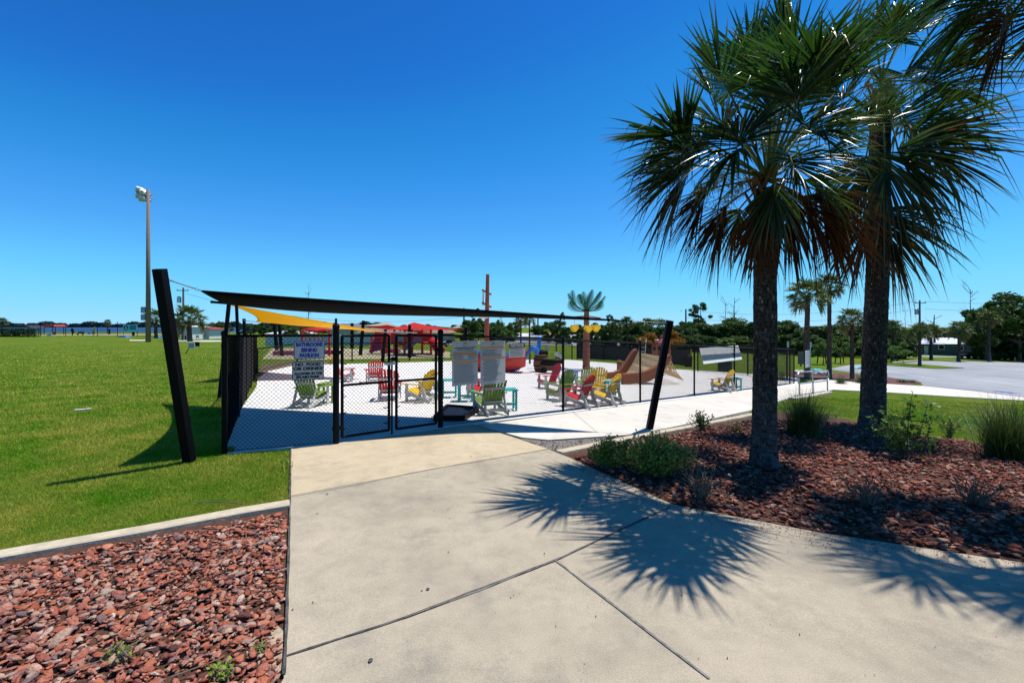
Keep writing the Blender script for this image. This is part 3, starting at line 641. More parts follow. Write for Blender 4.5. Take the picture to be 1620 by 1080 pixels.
sign('sign', 'narrow white sign on the far end post of the fence', (1272.5,554,1279.5,581), GR, FE, lambda T, c, ax, ay, w_, h_, n: obj('lettering', (lambda q, rg: ([textbars(q, c, ax, ay, -w_*.4, w_*.4, h_*(.35-i*.09), .012, rg) for i in range(8)], q)[1])(MB(), random.Random(2)), m_ink, T), None, r=.01, face=m_white)
# black framed hatch inside the gate
q4 = PX((688,668),(733,668),(756,653),(708,649))
b = MB(); T = thing('utility_hatch', 'low black framed hatch lying open inside the gate', 'hatch', q4[0])
for i in range(4): b.beam(q4[i]+Vector((0,0,.09)), q4[(i+1) % 4]+Vector((0,0,.09)), .07, .12)
obj('frame', b, m_black, T)
b = MB(); b.add([p+Vector((0,0,.10)) for p in q4], [(0,1,2,3)]); obj('panel', b, M('dark_blue_panel', (.012,.02,.04), None, rough=.9, spec=.1), T)
# ------------------------------------------------------------------ leaning masts and shade sails
def mast(label, base, top, w0, w1, group=None, mat=None, name='leaning_post'):
    b = MB(); d = (top-base); n = 12
    b.tube([base-d*.05, base+d*.5, top], [w0, (w0+w1)/2, w1], n)
    T = thing(name, label, 'post', base, group); obj('pole', b, mat or m_mast, T)
    return T
def sqmast(label, base, top, w0):
    T = thing('leaning_post', label, 'post', base); b = MB(); b.beam(base-(top-base)*.05, top, w0, w0, (0, 1, 0)); o = obj('pole', b, m_mast, T)
    m = o.modifiers.new('b', 'BEVEL'); m.width = .008; m.segments = 2; return T
TL = Vector((-4.685, 6.05, 2.72)); BL = at(300, 731); BL = gp(BL.x, BL.y)
TRr = Vector((3.22, 9.28, 2.08)); BR = at(1027, 680)
T1 = sqmast('thick black leaning post on the lawn beside the fence corner', BL, TL, .125)
T2 = sqmast('black leaning post in the gravel strip beside the sidewalk', BR, TRr, .125)
def chain(name, label, a, b, parent=None):
    q = MB(); T = thing(name, label, 'chain', a); d = b-a; L = d.length; dn = d.normalized()
    q.tube([a+d*.22, b-d*.25], .009, 6)
    obj('turnbuckle', q, m_steel, T); q = MB()
    for t0, t1 in ((0, .24), (.72, 1.0)):
        k = max(2, int(L*(t1-t0)/.05))
        for i in range(k):
            c = a+d*(t0+(t1-t0)*(i+.5)/k); s = Vector((0, 0, 1)) if i % 2 else dn.cross(Vector((0, 0, 1))).normalized()
            q.tube([c+dn*.032*math.cos(t)+s*.017*math.sin(t) for t in np.linspace(0, 6.283, 9)], .005, 5, cap=False)
    obj('link', q, m_steel, T)
SA = Vector((-4.58, 6.72, 2.48)); SC = Vector((2.45, 9.28, 2.06)); SBk = Vector((-8.25, 12.45, 2.64))
chain('sail_chain', 'rusty chain tying the black sail to the left leaning post', TL+Vector((.03, .03, -.12)), SA)
chain('sail_chain', 'thin cable tying the black sail to the right leaning post', SC, TRr+Vector((0, 0, -.05)))
def sail(name, label, A, B, C, sag_ab, sag_bc, sag_ca, dip, mat, n=22, thick=.012, drop=(0, 0, 0)):
    """triangular membrane with edges curved inwards"""
    cen = (A+B+C)/3; V = []; idx = {}
    def edge(P, Q, t, s):
        m_ = (P+Q)/2; inw = (cen-m_); inw.normalize(); return P.lerp(Q, t)+inw*s*4*t*(1-t)
    for i in range(n+1):
        for j in range(n+1-i):
            u, v = i/n, j/n; w_ = 1-u-v; P = A*w_+B*u+C*v
            e = 1e-9; off = Vector((0,0,0))
            for (p, q, a, c, s, dz) in ((A, B, w_, u, sag_ab, drop[0]), (B, C, u, v, sag_bc, drop[1]), (C, A, v, w_, sag_ca, drop[2])):
                if a+c > 1e-6:
                    t = c/(a+c); k = (a+c)**3
                    inw = (cen-(p+q)/2).normalized(); off += inw*s*4*t*(1-t)*k-Vector((0, 0, dz))*6.75*t*t*(1-t)*k
            P = P+off+Vector((0, 0, -dip*27*w_*u*v)); idx[i, j] = len(V); V.append(P)
    Fs = []
    for i in range(n):
        for j in range(n-i):
            Fs.append((idx[i, j], idx[i+1, j], idx[i, j+1]))
            if i+j < n-1: Fs.append((idx[i+1, j], idx[i+1, j+1], idx[i, j+1]))
    T = thing(name, label, 'shade sail', A); o = obj('membrane', MB().add(V, Fs), mat, T, smooth=True); m = o.modifiers.new('s', 'SOLIDIFY'); m.thickness = thick
    h = MB()
    for line in ([idx[i, 0] for i in range(n+1)], [idx[0, j] for j in range(n+1)], [idx[i, n-i] for i in range(n+1)]): h.tube([V[k] for k in line], .014, 6)
    obj('hem', h, mat, T); return T
sail('shade_sail', 'long black shade sail stretched over the gate', SA, SC, SBk, .38, .12, .45, .10, m_sailb, drop=(-.02, .11, .12))
pb = at(372, 618); b1 = gp(-8.05, 13.2)
mast('round black post at the rear corner of the black sail', gp(-8.45, 13.15), Vector((-8.25, 13.3, 2.85)), .06, .055)
mast('second round black post close behind the rear corner of the black sail', gp(-8.3, 13.9), Vector((-8.33, 13.75, 2.75)), .05, .045)
b = MB(); b.tube([W(333, 477.5, 12.6), W(366, 480, 12.9)], .036, 8); tag(obj('sail_tube', b, m_mast, None, tuple(W(333, 477.5, 12.6))), 'short black horizontal tube at the rear corner of the black sail', 'tube')
Y1, Y2, Y3 = Vector((-11.2, 17.9, 2.86)), W(404, 509, 25), W(604, 525, 19)
sail('shade_sail', 'yellow triangular shade sail behind the black sail', Y1, Y3, Y2, .25, .15, .7, .15, m_saily)
b = MB(); b.tube([Y2, W(385, 507, 25)], .02, 6); b.tube([Y3, W(660, 526, 18.5)], .02, 6); tag(obj('sail_cable', b, m_steel, None, tuple(Y2)), 'thin cables holding the low corners of the yellow sail', 'cable')
for lb, bx, by, tx, ty in (
    ('black post holding the far left corner of the yellow sail', 389, 580, 386, 504),
    ('left one of two leaning posts under the yellow sail', 438, 554, 434, 512),
    ('right one of two leaning posts under the yellow sail', 446, 563, 442, 514),
    ('slim leaning post behind the left gate post', 557, 551, 557, 511),
    ('thick leaning post left of the red playground tower', 570, 562, 575, 507),
    ('leaning post seen through the left gate leaf', 605, 573, 610, 521),
    ('slim leaning post in front of the playground tower', 648, 566, 648, 514),
    ('slim upright post right of the red sail', 737, 561, 737, 517)):
    p = at(bx, by); s_ = p.y/F; mast(lb, p, W(tx, ty, p.y), 3.0*s_, 2.4*s_, 'sail masts in the playground')
def W3(a): return W(*a)
sail('shade_sail', 'small red shade sail above the swings', W(478, 519.5, 38), W(542, 516, 40), W(500, 523, 34), .3, .2, .3, .1, m_sailr)
sail('shade_sail', 'wide red shade sail above the playground tower', W(604, 522, 36), W(733, 522.5, 33), W(655, 510, 38), .3, .3, .3, 0, m_sailr)
sail('shade_sail', 'flat red shade sail left of the playground tower', W(568, 517.5, 42), W(676, 526, 36), W(612, 514, 40), .3, .3, .3, .1, m_sailr)
sail('shade_sail', 'cream shade sail behind the red sails', W(560, 516, 48), W(648, 520, 46), W(612, 509.5, 48), .3, .3, .3, .1, m_sailw)
sail('shade_sail', 'pale sail right of the red sail', W(703, 521, 44), W(733, 520, 42), W(731, 511.5, 44), .3, .3, .3, .1, m_sailw)
# ------------------------------------------------------------------ adirondack chairs and side tables
def chair(colmat, label, extra=None):
    T = thing('lawn_chair', label, 'chair', (0, 0, 0), 'slatted garden chairs on the splash pad')
    bdir = Vector((0, -.36, .80)).normalized(); b0 = Vector((0, -.20, .24)); bn = Vector((0, .80, .36)).normalized()
    q = MB(); n = 7; wd = .073
    for i in range(n):
        x = (i-(n-1)/2)*(wd+.009); t = abs(x)/.27; hh = .83-.16*t*t
        fan = x*.20
        A = b0+Vector((x, 0, 0)); Bq = b0+bdir*hh+Vector((x+fan, 0, 0)); q.beam(A, Bq, wd, .02, bn)
        q.tube([Bq-bdir*.0-bn*.01, Bq-bn*.01+bn*.02], wd*.5, 10)
    obj('backrest', q, colmat, T)
    q = MB()
    for z, wl in ((.10, .27), (.52, .30)):
        c = b0+bdir*z-bn*.03; obj('back_rail', MB().beam(c-Vector((wl, 0, 0)), c+Vector((wl, 0, 0)), .07, .025, bn), m_white, T)
    q = MB()
    for i in range(6):
        y = .30-i*.085; z = .375-i*.024; q.box((0, y, z), (.54, .075, .022), mat=Matrix.Rotation(R(15), 3, 'X'))
    q.box((0, .335, .335), (.54, .022, .09))
    obj('seat', q, colmat, T)
    for s in (-1, 1):
        q = MB(); q.beam((s*.285, .33, .31), (s*.285, -.66, .055), .03, .115, (0, 0, 1)); obj('side_rail', q, m_white, T)
        q = MB(); q.box((s*.315, .23, .27), (.032, .10, .54)); obj('leg', q, m_white, T)
        q = MB(); q.beam((s*.30, -.34, .54), (s*.29, -.52, .10), .03, .09, (0, 1, 0)); obj('leg', q, m_white, T)
        q = MB(); q.prism([(-.065, .38), (.065, .38), (.075, .1), (.035, -.42), (-.035, -.42), (-.065, 0)], (1, 0, 0), (0, 1, 0), (0, 0, .024), (s*.335, 0, .55)); obj('armrest', q, colmat, T)
    for c_, z_ in (((0, -.40, .13), (.54, .03, .07)), ((0, .20, .18), (.60, .025, .06))): obj('crosspiece', MB().box(c_, z_), m_white, T)
    return T
proto = {}
def put_chair(col, px, py, deg, label, sc=1.0):
    m_ = {'g': m_green, 'r': m_red, 'y': m_yel}[col]; p = at(px, py, .035)
    if col not in proto: o = chair(m_, label); proto[col] = o
    else: o = copy_tree(proto[col])
    o['label'] = label; sc = .86; o.location = p; o.rotation_euler = (0, 0, R(deg)); o.scale = (sc, sc, sc); return o
# rotation: 0 = faces away from the camera, 90 = faces left
put_chair('g', 496, 641, -10, 'green chair with its back turned, below the NO FOOD sign')
put_chair('r', 548, 603, -75, 'red chair at the left, partly behind the left gate post, facing right')
put_chair('r', 592, 604, 25, 'red chair with its back turned, farther of the two behind the left gate leaf')
put_chair('r', 617, 631, 8, 'red chair behind the gate latch, nearest red chair to the gate')
put_chair('y', 663, 634, 62, 'yellow chair turned left behind the right gate leaf')
put_chair('g', 772, 652, 28, 'green chair with its back turned, below the two tall rules signs')
put_chair('r', 758, 628, 60, 'red chair mostly hidden below the rules signs, behind a green chair')
put_chair('r', 866, 614, 112, 'red chair facing left beside the barrel, leftmost of the cluster')
put_chair('g', 884, 633, 128, 'green chair facing the camera at the left of the chair cluster')
put_chair('r', 912, 642, 52, 'red chair in the front of the cluster, right of the fence post')
put_chair('g', 926, 617, 10, 'green chair at the rear of the cluster below the artificial palm')
put_chair('y', 943, 624, 155, 'yellow chair facing the camera in the middle of the cluster')
put_chair('y', 955, 638, 50, 'yellow chair in front, rightmost of the cluster')
put_chair('y', 1140, 618, 38, 'lone yellow chair near the white banner')
def table(mat, label):
    T = thing('side_table', label, 'table', (0, 0, 0), 'small side tables on the splash pad'); q = MB()
    for i in range(5): q.box((0, -.19+i*.095, .50), (.47, .085, .025))
    obj('tabletop', q, mat, T)
    for x in (-1, 1):
        for y in (-1, 1): q = MB(); q.box((x*.19, y*.17, .245), (.05, .05, .485)); obj('leg', q, mat, T)
    q = MB()
    for x in (-1, 1): q.box((x*.19, 0, .14), (.04, .30, .05)); q.box((x*.19, 0, .455), (.03, .30, .05))
    q.box((0, 0, .14), (.34, .05, .05)); obj('stretcher', q, mat, T); return T
tp = {}
for i, (px, py, dg, mt, lb) in enumerate((
    (681, 631, 5, m_teal, 'teal side table beside the yellow chair behind the right gate leaf'), (711, 628, 8, m_teal, 'teal side table just right of the right gate post'),
    (737, 634, 0, m_teal, 'teal side table between the gate post and the green chair, second from the gate post'), (803, 648, 12, m_teal, 'teal side table right of the green chair under the rules signs'),
    (968, 627, 10, m_teal, 'teal side table behind the front yellow chair of the cluster'), (1162, 617, 6, m_teal, 'teal side table beside the lone yellow chair'),
    (905, 606, 4, m_blue, 'blue side table behind the green and red chairs of the cluster'), (519, 636, 0, m_green, 'small green side table right of the leftmost green chair'))):
    k = mt.name
    if k not in tp: o = table(mt, lb); tp[k] = o
    else: o = copy_tree(tp[k])
    o['label'] = lb; o.scale = (.95, .95, 1); o.location = at(px, py, .035); o.rotation_euler = (0, 0, R(dg))
# ------------------------------------------------------------------ splash pad toys
p = at(812, 588, .035); Lh = 2.9
T = thing('play_boat', 'red play boat hull with blue trim and curled blue bow', 'play boat', p)
V = []; NS, NR = 13, 9
for i in range(NS):
    t = i/(NS-1); x = p.x-Lh*.72+Lh*t*.92; bw = .62*math.sin(math.pi*min(.5+.5*(1-t), 1))**.6 if t > .5 else .62*(.75+.5*t)
    bw = max(bw, .03); sh = .82+.28*(2*t-1)**2+(.12 if t > .8 else 0); ke = .05+.55*max(0, t-.72)**1.0*1.6
    for j in range(NR):
        a = math.pi*j/(NR-1); V.append((x+(.25*(1-abs(math.cos(a)))*0), p.y-bw*math.cos(a), p.z+sh-(sh-ke)*math.sin(a)**.7))
Fs = [(i*NR+j, (i+1)*NR+j, (i+1)*NR+j+1, i*NR+j+1) for i in range(NS-1) for j in range(NR-1)]+[tuple(range(NR)), tuple((NS-1)*NR+j for j in range(NR-1, -1, -1))]
o = obj('hull', MB().add(V, Fs), m_hull, T, smooth=True); o.modifiers.new('s', 'SOLIDIFY').thickness = .05
for j0 in (0, NR-1): obj('gunwale', MB().tube([V[i*NR+j0] for i in range(NS)], .06, 8), m_blue, T)
xe = p.x-Lh*.72+Lh*.92
q = MB(); q.tube([(xe-.75, p.y, p.z+.05), (xe-.35, p.y, p.z+.15), (xe-.05, p.y, p.z+.55), (xe+.12, p.y, p.z+.95), (xe+.38, p.y, p.z+1.18), (xe+.62, p.y, p.z+1.12), (xe+.62, p.y, p.z+.92)], [.07, .09, .09, .09, .11, .12, .08], 10); obj('bow_post', q, m_blue, T, smooth=True)
q = MB(); q.blob((xe+.42, p.y-.02, p.z+1.18), (.2, .15, .15), seed=3); q.blob((xe+.62, p.y, p.z+1.02), (.13, .12, .16), seed=4); obj('figurehead', q, m_blue, T, smooth=True)
pm = at(770, 588, .035); m_mastw = M('red_brown_mast', (.30, .07, .03), (.22, .05, .025), 9, .6, .3)
T = thing('play_mast', 'tall red brown pirate ship mast with pale drums and a white bowl', 'mast', pm); Ym = pm.y; top = W(771.5, 434, Ym)
obj('pole', MB().tube([pm, Vector((pm.x, Ym, pm.z+2)), top], [.13, .12, .085], 10), m_mastw, T)
for y in (463, 498-15): c = W(770, y, Ym); obj('crossbar', MB().tube([c+Vector((-.22, -.15, .12)), c+Vector((.22, .1, -.08))], .05, 8), m_mastw, T)
c = W(765.5, 474, Ym); obj('sail_roll', MB().tube([c+Vector((-.03, 0, .38)), c+Vector((-.05, 0, -.3))], .04, 8), m_white, T)
c = W(766, 500, Ym); q = MB(); q.lathe([(.03, -.16), (.22, -.10), (.30, .05), (.31, .12), (.28, .12)], c, 16); obj('bowl', q, m_white, T, smooth=True)
# barrel, cannon
p = at(856, 588, .035); T = thing('barrel', 'wooden play barrel with black hoops beside the boat', 'barrel', p); m_oak = M('barrel_wood', (.20, .11, .055), (.12, .065, .035), 8, .8, .4, stretch=(6, 6, .5))
obj('staves', MB().lathe([(.30, 0), (.38, .25), (.41, .45), (.38, .65), (.30, .9)], p, 18), m_oak, T, smooth=True)
for z, r_ in ((.12, .355), (.3, .40), (.62, .395), (.8, .345)): obj('hoop', MB().lathe([(r_, 0), (r_+.012, .02), (r_, .06)], p+Vector((0, 0, z)), 18), m_black, T)
q = MB(); q.tube([p+Vector((-.3, 0, .95)), p+Vector((.35, 0, 1.0))], .12, 10); q.blob(p+Vector((0, 0, 1.02)), (.25, .2, .12)); obj('lid_mount', q, m_black, T)
p = at(872, 590, .035); T = thing('play_cannon', 'dark play cannon on a wooden carriage beside the barrel', 'cannon', p)
obj('cannon_barrel', MB().tube([p+Vector((-.5, .2, .45)), p+Vector((0, 0, .55)), p+Vector((.62, -.2, .62))], [.2, .17, .12], 14), m_black, T, smooth=True)
obj('carriage', MB().box(p+Vector((-.1, .05, .26)), (.9, .4, .26)), m_oak, T)
for x, y in ((-.4, -.2), (.25, -.2), (-.4, .3), (.25, .3)): c = p+Vector((x, y, .16)); obj('wheel', MB().tube([c-Vector((0, .04, 0)), c+Vector((0, .04, 0))], .16, 12), m_black, T)
p = at(884, 586, .035); T = thing('water_cannon', 'small black and white water cannon right of the barrel', 'water toy', p)
obj('stand', MB().tube([p, p+Vector((0, 0, .75))], .05, 8), m_mast, T); obj('nozzle', MB().tube([p+Vector((-.2, 0, .95)), p+Vector((.22, -.1, .72))], [.12, .08], 10), m_white, T)
p = at(853, 583, .035); t_ = W(853, 535, p.y); T = thing('water_post', 'upright bright blue water spray post behind the barrel', 'water toy', p)
obj('pole', MB().tube([p, t_], .12, 12), m_blue, T); obj('cap', MB().lathe([(.13, 0), (.13, .08), (.05, .14)], t_, 12), m_blue, T)
# artificial palm with dumping banana buckets
p = at(927.5, 584, .035); Yp = p.y; top = W(928, 492, Yp); T = thing('artificial_palm', 'artificial splash palm with brown trunk and hanging yellow buckets', 'water toy', p)
q = MB(); pts = []; rr = []
for i in range(22):
    t = i/21; pts.append(p.lerp(top, t)); rr.append((.22-.07*t)*(1.05 if i % 2 else .93))
obj('trunk', q.tube(pts, rr, 14), M('fake_palm_trunk', (.30, .11, .06), (.22, .07, .04), 12, .8, .6), T)
def W3v(a, Y): return W(a[0], a[1], Y)
def fan_leaf(b, tips, base, mid, tip, wd, n=26, droop=.25):
    """pinnate frond: rachis with drooping leaflets on both sides"""
    P = [base*(1-t)**2+mid*2*t*(1-t)+tip*t*t for t in np.linspace(0, 1, n)]
    for i in range(1, n-1):
        d = (P[i+1]-P[i-1]).normalized(); s = d.cross(Vector((0, 0, 1))); s = s.normalized() if s.length > .05 else Vector((1, 0, 0)); L = wd*math.sin(math.pi*(.12+.83*i/n))
        for sg in (-1, 1):
            e = P[i]+s*sg*L*.8+d*L*.55-Vector((0, 0, L*droop)); k = len(b.v); b.v += [tuple(P[i]-d*.03), tuple(P[i]+d*.03), tuple(P[i].lerp(e, .6)+d*.03), tuple(e)]; b.f.append([k, k+1, k+2, k+3]); b.m.append(0)
    b.tube(P, [.03*(1-.7*i/n) for i in range(n)], 5)
for (mx, my, tx, ty, dy) in ((908, 480, 899, 464, -.3), (902, 478, 906, 459, .5), (918, 470, 917, 465, -.8), (929, 470, 937, 458, .4), (942, 470, 950, 461, -.5), (946, 478, 957, 468, .3), (925, 475, 923, 461, .9), (905, 488, 902, 476, -.8), (948, 486, 951, 476, -.7)):
    q = MB(); fan_leaf(q, None, top, W(mx, my+6, Yp+dy), W(tx, ty, Yp+dy*1.6), .42); obj('frond', q, m_fake, T)
for a, b_ in (((927, 500), (899, 502)), ((929, 500), (950, 503))):
    q = MB(); q.tube([W(*a, Yp), W(*b_, Yp-.6)], .035, 8); obj('crossbar', q, m_mastw, T)
for i, (cx, cy, y_) in enumerate(((909, 517, -.5), (931, 518, -.9), (943, 517, -.5), (939, 519, -1.0))[:3+1]):
    if i == 3: continue
    q = MB(); c = W(cx, cy, Yp+y_); q.tube([c+Vector((0, 0, .52)), c], .012, 5)
    for k in range(9):
        a = R(180+180*k/8); e = c+Vector((math.cos(a)*.20, math.sin(a*2)*.08, -.02)); q.tube([e+Vector((0, 0, .12)), e+Vector((math.cos(a)*.03, 0, -.02)), c+Vector((math.cos(a)*.06, 0, -.28))], [.03, .045, .02], 6)
    q.lathe([(.03, -.25), (.20, 0), (.24, .12)], c, 12); obj('bucket', q, m_yel, T)
# slide made of a broken ship side
pn = at(986, 608, .035); pf = at(960, 599.5, .035)
T = thing('ship_slide', 'brown ship plank slide with a tan rope deck and side net', 'slide', pn)
d1 = Vector((.93, .37, 0)).normalized()*.82; sd = Vector((-.37, .93, 0)).normalized(); of = pf
ZS = .76
profn = [(0, 0), (1.2, 0), (1.7, .10), (2.1, .28), (2.5, .55), (2.8, .92), (3.05, 1.30), (3.2, 1.30), (3.05, 1.62), (2.75, 1.45), (2.4, 1.12), (2.0, .88), (1.5, .70), (1.0, .62), (0, .60)]
proff = [(0, 0), (.9, 0), (1.15, .10), (1.45, .42), (1.75, .85), (2.0, 1.25), (2.2, 1.62), (2.1, 1.86), (1.85, 1.72), (1.5, 1.25), (1.2, .85), (.95, .55), (.6, .42), (0, .40)]
for pr_, o_ in ((profn, pn), (proff, of)):
    pr_ = [(a_, z_*ZS) for a_, z_ in pr_]; q = MB(); q.prism(pr_, d1, (0, 0, 1), sd*.2, o_); o = obj('side_board', q, m_brown, T); o.modifiers.new('b', 'BEVEL').width = .03
nr = [(1.2, .06), (1.7, .2), (2.1, .42), (2.5, .72), (2.8, 1.1), (3.05, 1.42)]; fr = [(.9, .06), (1.15, .2), (1.45, .52), (1.75, .95), (2.0, 1.38), (2.15, 1.65)]
q = MB(); A_ = [pn+d1*x+sd*.2+Vector((0,0,z*ZS-.03)) for x, z in nr]; B_ = [of+d1*x+Vector((0,0,z*ZS-.03)) for x, z in fr]
for k in range(5): q.add([A_[k], A_[k+1], B_[k+1], B_[k]], [(0,1,2,3)])
obj('deck', q, m_net, T)
q = MB(); e0, e1 = pn+d1*3.0+Vector((0,0,1.3*ZS)), of+d1*2.2+Vector((0,0,1.6*ZS)); f0, f1 = pn+d1*3.6+Vector((.25,.2,.03)), pn+d1*4.2+Vector((.1,2.8,-.02))
for k in range(12): u = k/11; a_ = e0.lerp(e1, u); c_ = f0.lerp(f1, u); q.tube([a_, a_.lerp(c_, .5)-Vector((0,0,.12)), c_], .02, 5)
for k in range(1, 8): u = k/8; a_ = e0.lerp(f0, u)-Vector((0,0,.48*u*(1-u))); c_ = e1.lerp(f1, u)-Vector((0,0,.48*u*(1-u))); q.tube([a_, c_], .018, 5)
obj('rope_net', q, m_net, T)
q = MB(); l0 = of+d1*2.35+Vector((0, .4, 0))
for k in (0, 1): q.tube([l0+d1*k*.45+Vector((0,0,.9)), l0+d1*(k*.45+.15)+Vector((0,0,1.9))], .022, 6)
for k in range(4): q.tube([l0+d1*.04*k+Vector((0,0,1.05+k*.2)), l0+d1*(.45+.04*k)+Vector((0,0,1.05+k*.2))], .018, 5)
obj('ladder', q, m_white, T)
p = at(980, 586, .035); T = thing('timber_pile', 'short round brown timber pile behind the slide', 'pile', p); obj('pole', MB().tube([p, p+Vector((0,0,.55)), p+Vector((.01,0,.62))], [.16, .155, .10], 12), m_brown, T)
b = MB(); b.tube([p+Vector((0,0,.4)), p+Vector((0,0,.44))], .17, 12); obj('band', b, m_black, T)
p = at(1046, 592, .035); T = thing('play_tower', 'small red brown play tower behind the ship slide', 'play tower', p)
for x, y in ((-.5,-.5), (.5,-.5), (-.5,.5), (.5,.5)): obj('post', MB().tube([p+Vector((x*.7,y*.7,0)), p+Vector((x*.7,y*.7,1.65))], .06, 8), m_brown, T)
q = MB(); q.box(p+Vector((0,0,.85)), (.8, .8, .1)); obj('platform', q, m_brown, T); q = MB()
for x in (-.37, .37): q.box(p+Vector((x,0,1.12)), (.05, .7, .45))
q.box(p+Vector((0,-.37,1.12)), (.72, .05, .45)); obj('panel', q, M('dark_red_panel', (.20, .02, .015), None, rough=.5), T)
q = MB(); q.lathe([(.5, 1.62), (.25, 1.85), (.07, 2.0), (.08, 2.1), (.02, 2.2)], p, 8); obj('roof', q, M('dark_red_panel', (0,0,0)), T)
# ------------------------------------------------------------------ handrail
hp = PX((1264.5,627),(1286,623.5),(1309,619.5)); T = thing('handrail', 'silver double loop handrail at the end of the sidewalk', 'handrail', hp[0])
for k, p in enumerate(hp): obj('post', MB().tube([gp(p.x, p.y), gp(p.x, p.y, .93 if k == 1 else .72)], .028, 8), m_steel, T)
def arc(a, z0, z1, out, up): c = (z0+z1)/2; r_ = (z1-z0)/2; return [gp(a.x, a.y, c)+out*(r_*math.sin(R(t)))+Vector((0,0,-r_*math.cos(R(t)))) for t in np.linspace(0, 180, 9)]
a, c = hp[0], hp[2]; u = (c-a); u.z = 0; u.normalize()
lp = arc(a, .50, .95, -u, 1)+[gp(a.lerp(c, t).x, a.lerp(c, t).y, .95) for t in (.25, .5, .75)]+arc(c, .50, .95, u, 1)[::-1]+[gp(a.lerp(c, t).x, a.lerp(c, t).y, .50) for t in (.75, .5, .25)]
obj('rail', MB().tube(lp+[lp[0]], .026, 8, cap=False), m_steel, T)
kerb('kerb', [(1252,633),(1280,629),(1312,622)], .22, .09, 'low concrete kerb under the handrail')
# ------------------------------------------------------------------ palms
def frond(T, C, hub, tip, wd, seed, nseg=46, brown=.0, droop=.25, parent_name='frond', mat=None, fold=.62, spread=150, petr=.014, ns=6, sidehint=None):
    """costapalmate frond: petiole C->hub, fan opening towards tip; wd scales segment width"""
    rg = random.Random(seed); d = (tip-hub); Rr = d.length; d.normalize()
    pet = (hub-C).normalized(); up = Vector((0, 0, 1))
    nrm = (up-d*up.dot(d))
    if nrm.length < .25: nrm = (-pet+d*pet.dot(d))
    if sidehint is not None: nrm = sidehint-d*sidehint.dot(d)
    nrm.normalize(); sd_ = d.cross(nrm).normalized(); V = []; Fs = []; A = []
    ts = [0, .22, .45, .66, .84, 1.0][:ns]
    for i in range(nseg):
        u = (i+.5)/nseg*2-1; th = R(spread)*u+rg.uniform(-.03, .03); cs = .28*Rr*(1-abs(u))**1.2     # costa reaches into the blade
        root = hub+d*cs-up*cs*cs*droop*.8/max(Rr, .3)
        L = (Rr-cs*.75)*(.96-.22*abs(u)**2)*rg.uniform(.78, 1.14)
        dr = (d*math.cos(th)+sd_*math.sin(th)*.95)+nrm*(fold*abs(math.sin(th))+rg.gauss(.05, .13))+sd_*rg.gauss(0, .05); dr.normalize()
        sdir = dr.cross(nrm).normalized(); nn = sdir.cross(dr).normalized(); ro = rg.gauss(0, .45); sdir, nn = sdir*math.cos(ro)+nn*math.sin(ro), nn*math.cos(ro)-sdir*math.sin(ro); b0 = len(V); w0 = wd*Rr*rg.uniform(.85, 1.15); kd = droop*rg.uniform(.3, 1.0); bt = rg.random() < .12+brown
        kink = rg.uniform(.5, .8) if rg.random() < .25 else 2
        for t in ts:
            P = root+dr*L*t-up*(kd*L*t**2.3)
            if t > kink: P -= up*L*(t-kink)*.9; P -= dr*L*(t-kink)*.5
            ww = w0*(.30+1.9*t if t < .35 else (1.0 if t < .5 else max(0.04, 1-(t-.5)/.52)))
            V += [P-sdir*ww+nn*ww*.55, P, P+sdir*ww+nn*ww*.55]
            a = min(1, brown*1.1*max(.1, t**1.5)*1.6+(max(0, t-.72)*2.2 if bt else 0)); A += [a]*3
        for j in range(len(ts)-1):
            k = b0+3*j; Fs += [(k, k+1, k+4, k+3), (k+1, k+2, k+5, k+4)]
    pv = MB(); m1 = C.lerp(hub, .5)+up*(.06*(hub-C).length)
    P = [C*(1-t)**2+m1*2*t*(1-t)+hub*t*t for t in np.linspace(0, 1, 7)]; pv.tube(P+[hub+d*.18*Rr], [petr*2.0, petr*1.5, petr*1.2, petr*1.1, petr, petr, petr, petr*.4], 6)
    n0 = len(V); V += [Vector(v) for v in pv.v]; A += [brown]*len(pv.v); nq = len(Fs)
    Fs4 = [f for f in pv.f if len(f) == 4]; Fs += [tuple(i+n0 for i in f) for f in Fs4]
    off = Vector(T.location); Vn = np.array([tuple(v-off) for v in V]); me = npmesh(parent_name, Vn, np.array(Fs), A)
    me.polygons.foreach_set('material_index', [0]*nq+[1]*len(Fs4))
    return mkobj(parent_name, me, [mat or m_palm, m_petiole if brown < .5 else m_boot], (0,0,0), T)
